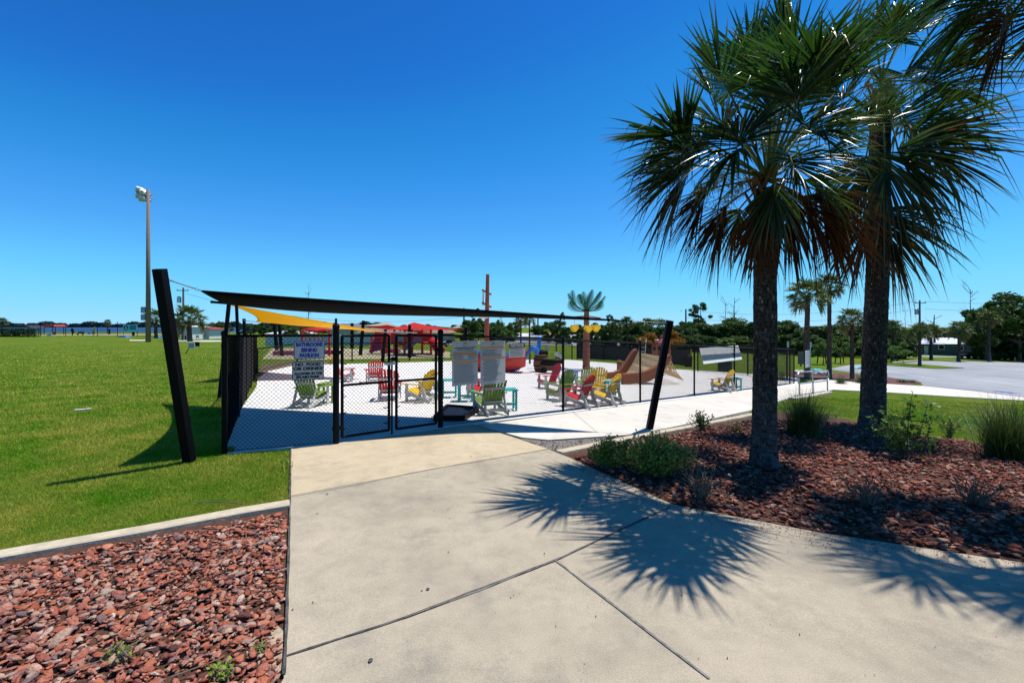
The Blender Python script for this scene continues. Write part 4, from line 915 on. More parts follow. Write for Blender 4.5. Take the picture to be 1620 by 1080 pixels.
def palm_trunk(T, base, top, r0, r1, flare=1.35, boots=18, seed=1, n=36):
    rg = random.Random(seed); L = (top-base).length; K = int(L/.06); pts = []; V = []; ph = [rg.uniform(0, 6.28) for _ in range(8)]
    for i in range(K+1):
        t = i/K; c = base.lerp(top, t)+Vector((.03*math.sin(t*3+ph[0]), 0, 0))*L*.15*math.sin(math.pi*t); h = t*L
        r_ = r0+(r1-r0)*t; r_ *= 1+(flare-1)*math.exp(-h/.22); r_ *= 1+.012*math.sin(i*2.4)+rg.uniform(-.012, .012)
        for j in range(n):
            a = 2*math.pi*j/n; q = r_*(1+rg.uniform(-.022, .022)+.02*math.sin(5*a+ph[1]+h)); V.append((c.x+q*math.cos(a), c.y+q*math.sin(a), c.z+rg.uniform(-.006, .006)-(.05 if i == 0 else 0)))
    Fs = [(i*n+j, i*n+(j+1) % n, (i+1)*n+(j+1) % n, (i+1)*n+j) for i in range(K) for j in range(n)]
    obj('trunk', MB().add(V, Fs), m_trunk, T)
    q = MB()
    for k in range(boots):                       # split leaf bases crossing below the crown
        a = k*2.4; z = -.75+.9*k/boots; c = top+Vector((0, 0, z)); o_ = Vector((math.cos(a), math.sin(a), 0)); s_ = Vector((-o_.y, o_.x, 0))
        for sg in (-1, 1): q.beam(c+o_*(r1*.85)+s_*sg*.07-Vector((0,0,.10)), c+o_*(r1*1.0+.13)+s_*sg*.015+Vector((0,0,.22)), .05, .022, o_)
    if boots: obj('leaf_bases', q, m_boot, T)
def rand_dir(rg): a = rg.uniform(0, 6.28); return Vector((math.cos(a), math.sin(a), 0))
def inflor(T, a, b_, seed, n=90):
    rg = random.Random(seed); q = MB(); m1 = a.lerp(b_, .5)+Vector((0,0,.35)); P = [a*(1-t)**2+m1*2*t*(1-t)+b_*t*t for t in np.linspace(0, 1, 12)]; q.tube(P, .010, 5)
    for i in range(n):
        p = P[rg.randint(4, 11)]; e = p+Vector((rg.gauss(0, .13), rg.gauss(0, .13), rg.gauss(-.06, .10))); m_ = p.lerp(e, .5)+Vector((0, 0, rg.uniform(-.03, .03)))
        q.tube([p, m_, e], [.004, .005, .003], 3, cap=False)
        for _ in range(5): f = m_.lerp(e, rg.random()); e2 = f+Vector((rg.gauss(0, .04), rg.gauss(0, .04), rg.gauss(0, .04))); q.tube([f, e2], .0035, 3, cap=False)
    obj('flower_stalk', q, m_flower, T)
# palm 1, the near one
b1 = at(1208, 738, .01); Y0 = b1.y; c1 = W(1213, 268, Y0+.02)
P1 = thing('palm_tree', 'nearest palm tree with the full crown, its trunk in the red rock bed', 'palm tree', b1)
palm_trunk(P1, b1, W(1211, 300, Y0), .172, .148, 1.28, 16, 1)
c1 = W(1214, 285, Y0)
F1 = [ # hub px,py,dY   tip px,py,dY   brown droop spread
 ((1155,148,-.9), (1082,30,-1.1), .0, .08, 110), ((1088,212,-1.0), (962,225,-1.2), .02, .12, 90), ((1140,165,.2), (1075,100,.3), .0, .1, 95), ((1092,225,-.5), (985,285,-.6), .05, .2, 85), ((1285,118,-2.1), (1325,22,-3.0), 0, .04, 110), ((1300,150,-1.5), (1375,70,-2.5), 0, .05, 105), ((1262,165,-1.8), (1235,100,-2.8), 0, .1, 110), ((1250,120,-1.4), (1290,40,-2.4), 0, .05, 110), ((1255,130,-1.2), (1245,-10,-1.5), 0, .06, 100),
 ((1095,262,-.75), (1000,325,-1.0), .12, .3, 85), ((1120,300,.0), (1085,395,.0), .55, .5, 75), ((1150,325,-.3), (1125,425,-.35), .6, .5, 60),
 ((1172,222,-1.3), (1130,300,-1.9), .05, .4, 105), ((1275,285,-.6), (1355,350,-.8), .14, .3, 75), ((1290,300,.5), (1345,405,.5), .55, .3, 55),
 ((1225,290,-.5), (1222,385,-.6), .12, .3, 60), ((1240,300,.2), (1262,430,.2), .6, .4, 65), ((1190,120,.5), (1175,20,.8), 0, .1, 100),
 ((1300,215,.6), (1390,215,.9), .05, .25, 105), ((1215,180,1.2), (1205,90,1.8), 0, .15, 105), ((1150,200,.8), (1070,170,1.2), 0, .2, 105),
 ((1270,200,-1.3), (1345,240,-2.0), .05, .3, 110), ((1170,330,.6), (1150,410,.9), .5, .5, 75), ((1310,240,-.2), (1385,275,-.3), .05, .2, 80),
 ((1235,230,1.3), (1260,260,2.2), .1, .3, 100), ((1180,225,-.8), (1120,190,-1.5), 0, .25, 110), ((1222,140,-.9), (1200,35,-1.1), 0, .1, 100), ((1320,150,.4), (1375,60,.6), 0, .12, 105),
 ((1120,235,.1), (1010,280,.2), .15, .3, 95), ((1200,330,-.2), (1185,430,-.2), .7, .4, 60), ((1270,310,-.1), (1310,420,-.1), .6, .5, 75), ((1250,250,-.9), (1285,320,-1.4), .0, .3, 85),
 ((1300,110,-1.2), (1370,30,-1.6), 0, .1, 105), ((1240,80,.4), (1240,-30,.6), 0, .08, 100), ((1300,330,-.1), (1335,440,-.1), .6, .4, 55), ((1100,250,-.3), (1040,380,-.4), .35, .5, 80)]
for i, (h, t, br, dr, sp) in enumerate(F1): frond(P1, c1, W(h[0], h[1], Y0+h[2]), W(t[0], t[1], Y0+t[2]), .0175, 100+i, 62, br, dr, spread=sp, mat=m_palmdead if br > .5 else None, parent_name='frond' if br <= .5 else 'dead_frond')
for i, (tx, ty, dy) in enumerate(((1205, 180, -.4), (1100, 300, -.5), (1130, 330, .3), (1240, 170, .6))): inflor(P1, c1, W(tx, ty, Y0+dy), 50+i, 70)
# palm 2, behind right
b2 = at(1380, 678, .01); Y0 = b2.y; sc2 = 1/Y0
P2 = thing('palm_tree', 'second palm tree, its trunk right behind the nearest palm', 'palm tree', b2)
palm_trunk(P2, b2, W(1393, 150, Y0), .255, .20, 1.25, 18, 2)
c2 = W(1394, 130, Y0)
F2 = [((1470,112,-.3), (1625,90,-.6), .0, .18, 95), ((1455,130,.1), (1600,165,.2), .02, .25, 90), ((1440,205,-.8), (1600,215,-1.1), .05, .22, 85), ((1440,222,-.8), (1575,310,-1.1), .12, .35, 90),
 ((1420,235,-.9), (1480,380,-1.2), .2, .4, 95), ((1400,240,-1.0), (1400,380,-1.3), .3, .4, 100), ((1370,250,-.2), (1335,360,-.3), .1, .4, 70), ((1395,330,.1), (1430,460,.1), .5, .4, 80), ((1375,340,-.3), (1350,450,-.4), .7, .4, 75),
 ((1350,90,-.5), (1270,40,-.9), 0, .2, 110), ((1385,60,-.2), (1400,-40,-.3), 0, .1, 120), ((1420,70,-.4), (1490,-15,-.7), 0, .15, 115), ((1345,150,-.9), (1265,200,-1.3), .05, .35, 110), ((1390,200,-1.4), (1385,150,-2.4), .0, .3, 120),
 ((1430,120,1.0), (1500,130,2.0), 0, .3, 110), ((1360,120,1.0), (1300,130,2.0), 0, .3, 110), ((1430,60,.8), (1520,20,1.2), 0, .2, 110), ((1380,340,.3), (1385,460,.3), .6, .4, 70), ((1425,180,.6), (1520,260,.9), .1, .4, 100), ((1405,60,-1.2), (1440,-30,-2.0), 0, .15, 120)]
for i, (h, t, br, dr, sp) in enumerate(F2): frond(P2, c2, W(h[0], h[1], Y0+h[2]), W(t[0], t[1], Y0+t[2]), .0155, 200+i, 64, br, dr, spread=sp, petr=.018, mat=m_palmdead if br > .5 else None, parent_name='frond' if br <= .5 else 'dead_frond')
for i, (tx, ty, dy) in enumerate(((1400, 175, -1.6), (1330, 240, -1.2), (1420, 160, -1.5), (1385, 190, -1.8))): inflor(P2, c2, W(tx, ty, Y0+dy), 60+i, 90)
# palm 3, trunk just outside the right edge
b3 = gp(6.7, 5.35, .01); c3 = Vector((6.7, 5.35, 6.5)); P3t = thing('palm_tree', 'tall palm tree at the right edge, only its hanging crown in the picture', 'palm tree', b3)
palm_trunk(P3t, b3, c3-Vector((0,0,.2)), .17, .15, 1.3, 16, 3)
rg = random.Random(33)
for i in range(30):
    a = i*2.399; el = 1.0-1.9*(i/29)**1.1; L1 = rg.uniform(.75, 1.05); L2 = rg.uniform(.85, 1.05); o_ = Vector((math.cos(a), math.sin(a), 0))
    hub = c3+(o_*math.cos(el)+Vector((0,0,math.sin(el))))*L1; tip = hub+(o_*math.cos(el-.45)+Vector((0,0,math.sin(el-.45))))*L2; br = max(0, i/29-.75)*2
    frond(P3t, c3, hub, tip, .018, 300+i, 54, br, .25+.2*(i/29), spread=115, mat=m_palmdead if br > .3 else None, parent_name='frond' if br <= .3 else 'dead_frond')
# crown of far palms, unit: trunk height 4 m
def far_palm(label, seed, nfr=30, trunk_h=4.0, group='palm trees around the park'):
    T = thing('palm_tree', label, 'palm tree', (0,0,0), group); rg = random.Random(seed)
    q = MB(); K = 26
    pts = [Vector((.05*math.sin(i*.2+seed), 0, trunk_h*i/K)) for i in range(K+1)]; q.tube(pts, [(.21-.06*i/K)*(1.25 if i == 0 else 1)*rg.uniform(.94, 1.06) for i in range(K+1)], 12); obj('trunk', q, m_trunk, T)
    V = []; Fs = []; A = []; n0 = 0; top = Vector((0, 0, trunk_h)); tmp = bpy.data.objects.new('tmp', None)
    for i in range(nfr):
        a = i*2.399+rg.uniform(-.2, .2); el = 1.35-2.1*(i/(nfr-1))**1.0; o_ = Vector((math.cos(a), math.sin(a), 0)); L1 = rg.uniform(.6, .9); L2 = rg.uniform(.75, 1.0)
        hub = top+(o_*math.cos(el)+Vector((0,0,math.sin(el))))*L1; tip = hub+(o_*math.cos(el-.5)+Vector((0,0,math.sin(el-.5))))*L2; br = .8 if i > nfr*.85 else (.2 if i > nfr*.7 else 0)
        f = frond(tmp, top, hub, tip, .05, seed*50+i, 22, br, .18, ns=6, spread=115); me = f.data; c = np.empty(len(me.vertices)*3); me.vertices.foreach_get('co', c); V.append(c.reshape(-1, 3))
        fc = np.empty(len(me.loops), np.int32); me.loops.foreach_get('vertex_index', fc); Fs.append(fc.reshape(-1, 4)+n0); n0 += len(me.vertices)
        aa = np.empty(len(me.vertices)); me.attributes['tip'].data.foreach_get('value', aa); A.append(aa); bpy.data.objects.remove(f); bpy.data.meshes.remove(me)
    bpy.data.objects.remove(tmp)
    me = npmesh('crown', np.concatenate(V), np.concatenate(Fs), np.concatenate(A)); mkobj('crown', me, m_palmfar, (0,0,0), T); return T
fp = [None, None, None]
def put_far_palm(px, base, crown_y, top_y, label, k=0, wpx=None, spx=None):
    """base, crown centre, crown top in pixels"""
    p = at(px, base) if spx is None else spx; Y = p.y; Hc = (p - W(px, crown_y, Y)).length; Rc = (crown_y-top_y)/F*Y/1.35
    if fp[k] is None: fp[k] = far_palm(label, 11+k); o = fp[k]
    else: o = copy_tree(fp[k])
    o['label'] = label; o.location = p; s_ = Hc/4.0; o.scale = (Rc, Rc, Rc); o.rotation_euler = (0, 0, px*.7)
    for ch in o.children:
        if ch.name.startswith('trunk'): ch.scale = (1, 1, Hc/(4.0*Rc))
        else: ch.location = (0, 0, Hc/Rc-4.0)
    return o
PALMS = [(300,540,506,482,'bushy palm right of the left utility pole, beside the white shed',0), (247,535,505,489,'palm half hidden behind the leaning post at the left',1), (170,528,510,505,'small palm in front of the bay, left of the lamp pole',2), (3,522,510,502,'palm peeking over the hedge at the left edge',0),
 (336,528,515,509.5,'tiny palm behind the white shed',1), (824,573,507,496,'left of the pair of palms behind the play boat',2), (838,576,508,498,'right of the pair of palms behind the play boat',0),
 (1277,600,470,440,'palm between the nearest trunk and the handrail, darker of the two',1), (1312,598,455,432,'tall palm with ball crown just left of the second big trunk',2), (1348,600,508,487,'short palm at the mulched island beside the parking lot',0),
 (1455,579,526,510,'palm on the grass island in the parking lot',1), (1473,569,526,511,'palm just behind the grass island palm',2), (1517,572,524,507,'palm in front of the blue house',0), (1565,572,505,490,'dark palm beside the big tree at the right edge',1), (1413,570,520,505,'palm between the second big trunk and the blue house',2),
 (992,553,512,500,'palm behind the dark screen fence',0), (975,553,516,505,'smaller palm left of the palm behind the screen fence',1)]
for a in PALMS: put_far_palm(*a)
# ------------------------------------------------------------------ trees (each a trunk with limbs and a leaf crown)
def leaf_cloud(n, centers, radii, size, rg):
    """small quads spread through clumps"""
    k = rg.integers(0, len(centers), n); d = rg.normal(size=(n, 3)); d /= np.linalg.norm(d, axis=1)[:, None]
    r = rg.random(n)**.45; P = centers[k]+d*(r[:, None])*radii[k]
    a = rg.normal(size=(n, 3)); a /= np.linalg.norm(a, axis=1)[:, None]; b = np.cross(a, rg.normal(size=(n, 3))); b /= np.linalg.norm(b, axis=1)[:, None]
    s = size*rg.uniform(.5, 1.3, n)[:, None]; V = np.stack([P-a*s, P+b*s*.5, P+a*s, P-b*s*.5], 1); return V.reshape(-1, 3), np.arange(4*n).reshape(-1, 4)
def tree_proto(kind, seed):
    rg = np.random.default_rng(seed); T = bpy.data.objects.new('tree', None); COL.objects.link(T); q = MB(); H_ = 10.0
    cs, rs = [], []
    def limb(p, d, L, r, lv):
        d = d.normalized(); mid = p+d*L*.5+Vector(rg.normal(size=3))*L*.06; e = p+d*L+Vector((0, 0, L*.08)); q.tube([p, mid, e], [r, r*.75, r*.45], 6); return e
    if kind == 'broad':
        trunk_h = rg.uniform(1.6, 2.6); t = limb(Vector((0,0,0)), Vector((rg.normal()*.05, rg.normal()*.05, 1)), trunk_h+1, .26, 0)
        for i in range(11):
            a = i*2.4+rg.uniform(-.3, .3); el = rg.uniform(.15, 1.3); d = Vector((math.cos(a)*math.cos(el), math.sin(a)*math.cos(el), math.sin(el))); L = rg.uniform(2.2, 4.2)*(.75+.5*math.sin(el)); e = limb(t-Vector((0,0,rg.uniform(0,.8))), d, L, .11, 1)
            for j in range(3):
                dd = d+Vector(rg.normal(size=3))*.55; e2 = limb(e, dd, rg.uniform(.7, 1.5), .045, 2); cs.append(tuple(e2)); rs.append(np.array([1, 1, .72])*rg.uniform(.7, 1.35))
            cs.append(tuple(e)); rs.append(np.array([1, 1, .7])*rg.uniform(.9, 1.4))
        n = 9000; sz = .235
    elif kind == 'bushy':
        limb(Vector((0,0,0)), Vector((0, 0, 1)), 3.5, .22, 0)
        for i in range(26):
            a = i*2.4; z = rg.uniform(1.0, 8.6); rad = 3.0*math.sqrt(max(.05, 1-((z-4.4)/5.2)**2))*rg.uniform(.35, 1); e = Vector((math.cos(a)*rad, math.sin(a)*rad, z)); q.tube([Vector((0,0,z*.45)), e], [.08, .03], 5); cs.append(tuple(e)); rs.append(np.array([1.15, 1.15, .95])*rg.uniform(.6, 1.25))
        n = 10000; sz = .24
    elif kind == 'pine':
        pts = [Vector((.12*math.sin(i*.7+seed), .1*math.cos(i), i*H_/9)) for i in range(10)]; q.tube(pts, [.17-.015*i for i in range(10)], 8)
        for i in range(15):
            z = rg.uniform(4.8, 9.8); a = rg.uniform(0, 6.28); L = rg.uniform(.6, 2.3)*(1.2-(z-4.8)/8); e = Vector((math.cos(a)*L, math.sin(a)*L, z+.3*L)); q.tube([Vector((0,0,z)), e], [.05, .02], 5); cs.append(tuple(e)); rs.append(np.array([1, 1, .6])*rg.uniform(.45, .85))
        n = 2600; sz = .2
    elif kind == 'dead':
        pts = [Vector((.15*math.sin(i*.8+seed), 0, i*H_/9)) for i in range(10)]; q.tube(pts, [.20-.017*i for i in range(10)], 8)
        for i in range(13):
            z = rg.uniform(3.5, 9.6); a = rg.uniform(0, 6.28); L = rg.uniform(.5, 2.6); p0 = Vector((.1*math.sin(z*.9+seed), 0, z)); e = p0+Vector((math.cos(a)*L, math.sin(a)*L, L*rg.uniform(.1, .9))); q.tube([p0, p0.lerp(e, .5)+Vector(rg.normal(size=3))*.15, e], [.06, .04, .015], 5)
            for j in range(2): q.tube([p0.lerp(e, .5+.2*j), e+Vector(rg.normal(size=3))*.7], [.025, .01], 4)
        n = 0
    o = obj('trunk', q, m_bark, None); o.parent = T
    mt = {'broad': m_leaf, 'bushy': m_leafd, 'pine': m_leafd}.get(kind)
    if n: V, Fc = leaf_cloud(n, np.array(cs), np.array(rs), sz, rg); c = mkobj('crown', npmesh('crown', V, Fc), mt, (0,0,0), T)
    return T
TP = {}
for k, kind in enumerate(('broad', 'broad', 'bushy', 'bushy', 'bushy', 'pine', 'pine', 'dead', 'dead')): TP.setdefault(kind, []).append([tree_proto(kind, 70+k), False])
def put_tree(kind, v, px, base, top, wpx, label, group, mat=None, Y=None):
    e = TP[kind][v % len(TP[kind])]
    if Y is None: p = at(px, base)
    else: X = (px-CX)/F*Y; p = gp(X, Y)
    Hh = (p - W(px, top, p.y)).z*-1; ww = wpx/F*p.y/{'broad': 8.5, 'bushy': 7.5, 'pine': 4.5, 'dead': 4.0}[kind]
    if not e[1] and mat is None: o = e[0]; e[1] = True
    else: o = copy_tree(e[0])
    if mat is not None:
        for ch in o.children:
            if ch.name.startswith('crown'): ch.data = ch.data.copy(); ch.data.materials.clear(); ch.data.materials.append(mat)
    o.location = p; s_ = Hh/10.0; o.scale = (ww, ww, s_); o.rotation_euler = (0, 0, px*1.3+v); o.name = {'pine': 'pine_tree', 'dead': 'dead_tree'}.get(kind, 'tree')
    tag(o, label, {'pine': 'pine tree', 'dead': 'dead tree'}.get(kind, 'tree'), group); return o
rg = random.Random(21)
GA = 'trees behind the playground and road'
# middle treeline from x=735 to 1010
for i, (px, top, wd, kind) in enumerate(((742,502,24,'bushy'),(757,497,22,'broad'),(775,508,30,'bushy'),(789,500,16,'broad'),(803,512,26,'bushy'),(815,506,20,'bushy'),(852,511,22,'bushy'),(866,506,16,'bushy'),(882,503,20,'bushy'),(896,514,18,'bushy'),(918,510,22,'bushy'),(937,508,20,'bushy'),(951,510,24,'bushy'),(966,506,24,'bushy'),(983,510,26,'bushy'),(1003,506,26,'bushy'),(1018,512,24,'bushy'))):
    put_tree(kind, i, px, 541.5, top, wd*1.6, 'dark green tree in the treeline behind the play boat and artificial palm', GA, Y=rg.uniform(62, 85))
for i, (px, top, wd) in enumerate(((1030,506,36),(1052,510,30),(1075,512,34),(1087,504,24),(1100,512,36),(1118,508,38),(1136,506,34),(1152,503,36),(1170,501,40),(1190,503,36),(1214,506,40),(1236,510,36),(1254,508,34),(1268,512,30),(1286,510,34),(1302,508,40),(1324,512,40),(1340,516,36),(1362,506,40),(1382,510,36),(1402,512,40),(1420,516,34),(1428,528,30),(1240,530,34),(1275,532,30),(1325,534,30),(1365,534,34))):
    put_tree('bushy' if i % 4 else 'broad', i, px, 560, top+rg.uniform(-3, 5), wd*1.9, 'dense green tree in the woods edge behind the lawn', 'woods edge behind the right lawn', Y=rg.uniform(66, 90))
for i, (px, top, wd) in enumerate(((1580,463,80),(1612,452,92),(1558,486,56),(1600,500,90),(1650,470,110),(1546,512,40),(1590,520,70),(1625,515,70))):
    put_tree('broad' if i < 3 else 'bushy', i, px, 566, top, wd*1.15, 'tall dark tree in the clump at the right edge beside the blue house', 'dark trees at the right edge', m_leafd if i < 3 else None, Y=rg.uniform(70, 84))
for i in range(34): put_tree('bushy', i, 1000+i*13+rg.uniform(-4, 4), 560, 533+rg.uniform(-7, 6), 40, 'low leafy tree in the undergrowth along the woods edge', 'undergrowth trees along the woods edge', (None, m_leaf, m_leafy)[i % 3] if i % 2 else None, Y=rg.uniform(60, 66))
for i in range(46): put_tree('bushy', i, 985+i*15+rg.uniform(-4, 4), 541, 514+rg.uniform(-3, 3), 34, 'distant tree in the far belt behind the blue house', 'far belt of trees behind the blue house', None, Y=rg.uniform(140, 170))
for i in range(26): put_tree('bushy', i, 730+i*11.5+rg.uniform(-4, 4), 541, 527+rg.uniform(-4, 4), 30, 'low leafy tree in the undergrowth behind the boat and slide', 'undergrowth trees behind the boat and slide', (None, m_leaf)[i % 2], Y=rg.uniform(86, 96))
for i, (px, top, wd, lb) in enumerate(((1097,484,20,'tall thin pine with a tufted top, left of the dead trees'),(1108,479,28,'taller of the two thin pines left of the nearest palm'),(890,495,12,'sparse pine behind the artificial palm at its left'),(965,498,16,'sparse pine behind the artificial palm at its right'),(752,489,14,'sparse pine just left of the pirate mast'),(1552,500,20,'leafy snag at the right behind the blue house roof'))):
    put_tree('pine', i, px, 552, top, wd, lb, None, Y=88 if i != 5 else 96)
for i, (px, top, wd, lb) in enumerate(((1148,478,16,'dead tree trunk left of the nearest palm, left of two'),(1162,471,24,'dead tree with a long bent branch, right of two'),(488,461,16,'bare dead tree sticking up above the black sail'),(793,488,8,'thin bare dead tree right of the pirate mast'),(1536,458,22,'tall dark snag behind the blue house, highest at the right'),(1478,498,44,'bare branchy dead tree behind the blue house roof'),(1432,488,8,'short dead snag left of the utility pole'))):
    put_tree('dead', i, px, 560, top, wd, lb, None, Y=92)
put_tree('broad', 1, 1043, 553, 513, 62, 'orange leaved tree behind the ship slide', None, m_leafo, Y=40)
put_tree('broad', 0, 800, 560, 517, 26, 'low olive green tree left of the pair of palms', None, m_leafy, Y=60)
for i, (px, bs, top, wd, lb) in enumerate(((350,530,508,16,'small round tree right of the white shed, taller'),(363,530,510,13,'small tree right of the white shed, next to the taller one'),(455,546,511,30,'tree behind the yellow sail, left part'),(472,546,509,24,'tree behind the yellow sail, right part'))):
    put_tree('broad', i, px, bs, top, wd, lb, None)
# low brush right of bay
for i in range(22):
    px = 385+i*16; put_tree('bushy', i, px, 530, 514+rg.uniform(-3, 2), 26, 'low green tree in the far belt behind the playground', 'far belt of trees behind the playground', Y=rg.uniform(130, 170))
# bushy little tree on the pad-side lawn and young trees with stakes
def stakes(px, base, label):
    p = at(px, base); T = thing('tree_stakes', label, 'stakes', p)
    for dx in (-.45, .45): obj('stake', MB().tube([p+Vector((dx, 0, 0)), p+Vector((dx*.3, 0, 2.2))], .05, 6), m_mast, T)
    obj('strap', MB().tube([p+Vector((-.25, 0, 1.5)), p+Vector((.25, 0, 1.5))], .02, 5), m_black, T)
stakes(1300, 575, 'slanted black support stakes left of the second big trunk'); stakes(1328, 574, 'slanted black support stakes in front of the woods beside the short palm')
for i, (px, bs, top) in enumerate(((1302, 577, 535), (1330, 575, 530), (1420, 571, 540), (1410, 573, 538))):
    put_tree('broad', i, px, bs, top, 34, ('young staked tree left of the tall palm trunk', 'young staked tree beside the short palm', 'young tree in front of the blue house, right', 'young tree in front of the blue house, left')[i], None, m_leafy)
# far shore woods across the bay
V = []; nf = 26000; r2 = np.random.default_rng(4); t = r2.random(nf); X0 = -3900+t*3000; Yb = 3100+0*t; hmax = 26+9*np.sin(t*60)+6*np.sin(t*190+1)
P = np.stack([X0, Yb+r2.uniform(0, 60, nf), -2+r2.random(nf)**.7*hmax], 1); cen = P; a = r2.normal(size=(nf, 3)); a /= np.linalg.norm(a, axis=1)[:, None]; b_ = np.cross(a, r2.normal(size=(nf, 3))); b_ /= np.linalg.norm(b_, axis=1)[:, None]
VV = np.stack([P-a*7, P+b_*5, P+a*7, P-b_*5], 1).reshape(-1, 3)
tag(mkobj('far_shore_woods', npmesh('far_shore_woods', VV, np.arange(4*nf).reshape(-1, 4)), M('far_woods', (.055, .085, .075), (.03, .055, .05), .01, .9)), 'dark wooded far shore across the bay', 'woods', None, 'stuff')
# ------------------------------------------------------------------ plants in the bed
def clump(label, px, base, top, spread, n, seed, mat=None):
    p = at(px, base, .01); h = (p - W(px, top, p.y)).z*-1; r2 = np.random.default_rng(seed); T = thing('grass_clump', label, 'plant', p, None); V = []; Fs = []
    for i in range(n):
        a = r2.uniform(0, 6.28); ln = abs(r2.normal())*.45+.1; L = h*r2.uniform(.55, 1.15); d = Vector((math.cos(a), math.sin(a), 0)); s_ = Vector((-d.y, d.x, 0)); b0 = Vector((r2.normal()*.09*spread, r2.normal()*.09*spread, 0)); k = len(V); w_ = .006*r2.uniform(.7, 1.3)
        for t in (0, .4, .75, 1):
            q = p+b0+d*(L*ln*t**1.6*spread)+Vector((0, 0, L*(t-.35*ln*t*t))); ww = w_*(1-t*.9); V += [q-s_*ww, q+s_*ww]
        Fs += [(k+2*j, k+2*j+1, k+2*j+3, k+2*j+2) for j in range(3)]
    me = npmesh('blades', np.array([tuple(v-p) for v in V]), np.array(Fs)); mkobj('blades', me, mat or m_spiky, (0,0,0), T); return T
clump('spiky grass clump between the two palm trunks', 1272, 690, 615, 1.35, 900, 1)
clump('large spiky grass clump at the right edge of the picture', 1590, 726, 625, 1.3, 1100, 2)
clump('low grass tuft left of the nearest trunk near the edging', 1162, 681, 665, 1.2, 120, 3)
clump('small pale weed tuft on the lawn just left of the apron', 441, 742, 728, .7, 60, 4, m_blade)
for i, (px, by, ty, lb) in enumerate(((1236,602,583,'small tuft at the left of the mulched island'),(1330,607,590,'dark tuft in the island left of the short palm'),(1360,606,588,'dark tuft in the island right of the tall palm trunk'),(1428,605,598,'tiny left tuft at the tip of the island'),(1441,605,598,'tiny right tuft at the tip of the island'))): clump(lb, px, by, ty, 1.3, 200, 20+i)
m_weed = M('weed_leaves', (.22, .36, .03), (.30, .42, .06), 4, .6, 0, .3, trans=.3)
def shrub(label, px, base, top, width_px, nstem, nleaf, ls, mat, seed, name='shrub', stem=True, cl=.35, up=.6, broad=.55):
    p = at(px, base, .01); h = -(p - W(px, top, p.y)).z; rw = width_px/2/F*p.y; r2 = np.random.default_rng(seed); T = thing(name, label, 'shrub', p); q = MB(); V = []; Fs = []
    for i in range(nstem):
        a = r2.uniform(0, 6.28); rr = rw*r2.random()**.6; e = Vector((math.cos(a)*rr, math.sin(a)*rr*.8, h*r2.uniform(.55, 1.0)*(1-.35*(rr/rw)**2))); m_ = e*.5+Vector((r2.normal()*.04, r2.normal()*.04, .08*h)); P = [Vector((r2.normal()*.03, r2.normal()*.03, 0)), m_, e]; q.tube([p+x for x in P], [.008, .006, .003], 5)
        for j in range(nleaf//nstem):
            t = r2.uniform(.25, 1.0); c = P[0]*(1-t)**2+P[1]*2*t*(1-t)+P[2]*t*t; c = c+Vector(r2.normal(size=3))*rw*cl*.25
            d = Vector((r2.normal(), r2.normal(), r2.normal()*.6+up)).normalized(); s_ = d.cross(Vector(r2.normal(size=3))).normalized(); L = ls*r2.uniform(.6, 1.3); k = len(V); n_ = d.cross(s_)
            V += [c, c+d*L*.5-s_*L*broad*.5+n_*L*.08, c+d*L, c+d*L*.5+s_*L*broad*.5+n_*L*.08]; Fs.append((k, k+1, k+2, k+3))
    obj('stems', q, m_dead if mat is not m_leafy else m_bark, T)
    if V: mkobj('leaves', npmesh('leaves', np.array([tuple(v) for v in V]), np.array(Fs)), mat, (0,0,0), T)
    return T
m_leafol = M('olive_leaves', (.17, .25, .03), (.30, .34, .07), 5, .6, 0, .3, trans=.25, island=[(.5, .55, .5), (1, 1, 1), (1.35, 1.2, 1)])
shrub('spreading green shrub at the path edge, larger and nearer the trunk', 1035, 752, 686, 128, 80, 5200, .05, m_leafol, 1)
shrub('rounded olive shrub at the left tip of the bed', 962, 742, 690, 72, 50, 3000, .045, m_leafol, 2)
shrub('shrub with small dark leaves beside the edging', 1110, 682, 650, 46, 22, 420, .055, m_leafd, 3, up=.8)
shrub('upright shrub with big glossy bright leaves right of the second trunk', 1432, 728, 615, 92, 15, 640, .085, m_leafy, 4, up=.4)
shrub('pale yellowish sapling right of the glossy shrub', 1502, 692, 648, 40, 12, 260, .06, m_leafol, 5)
shrub('leafless grey brown twiggy bush below the spreading shrub', 1108, 790, 728, 70, 46, 90, .02, m_dead, 6, 'dry_bush')
shrub('bare twiggy bush in the shaded rocks', 1372, 800, 738, 80, 30, 60, .02, m_dead, 7, 'dry_bush')
shrub('bare twiggy bush at the right of the shaded rocks', 1545, 800, 736, 90, 26, 60, .02, m_dead, 8, 'dry_bush')
shrub('low yellow green weeds at the foot of the spiky clump', 1300, 668, 650, 60, 20, 500, .04, m_leafol, 12)
for i, (px, by, ty, wd, n, lb) in enumerate(((190,1050,1012,50,60,'sprig of bright green weed in the middle of the left rocks'),(345,1078,1050,60,120,'weed at the bottom of the left rocks near the path'),(412,1030,1015,20,30,'tiny weed in the sandy corner of the left rocks'),(362,716,705,22,120,'small leafy weed at the fence corner foot'),(449,735,729,16,60,'dark low weed against the edge of the apron'))):
    shrub(lb, px, by, ty, wd, 9, n, .028 if by > 800 else .04, m_weed, 30+i, 'weed')
# twigs lying on the left rocks
def twig(label, pts, r_): P = [at(*p, .05) for p in pts]; tag(obj('twig', MB().tube(P, r_, 5), m_dead, None, tuple(P[0])), label, 'twig')
twig('long dry twig lying on the left rocks', [(110,1062),(170,1040),(225,1010),(262,985)], .004)
twig('short dry twig near the lower middle of the left rocks', [(270,1070),(320,1052),(350,1040)], .004)
twig('dry stick on the lawn by the edging', [(310,794),(350,793),(385,797)], .006)
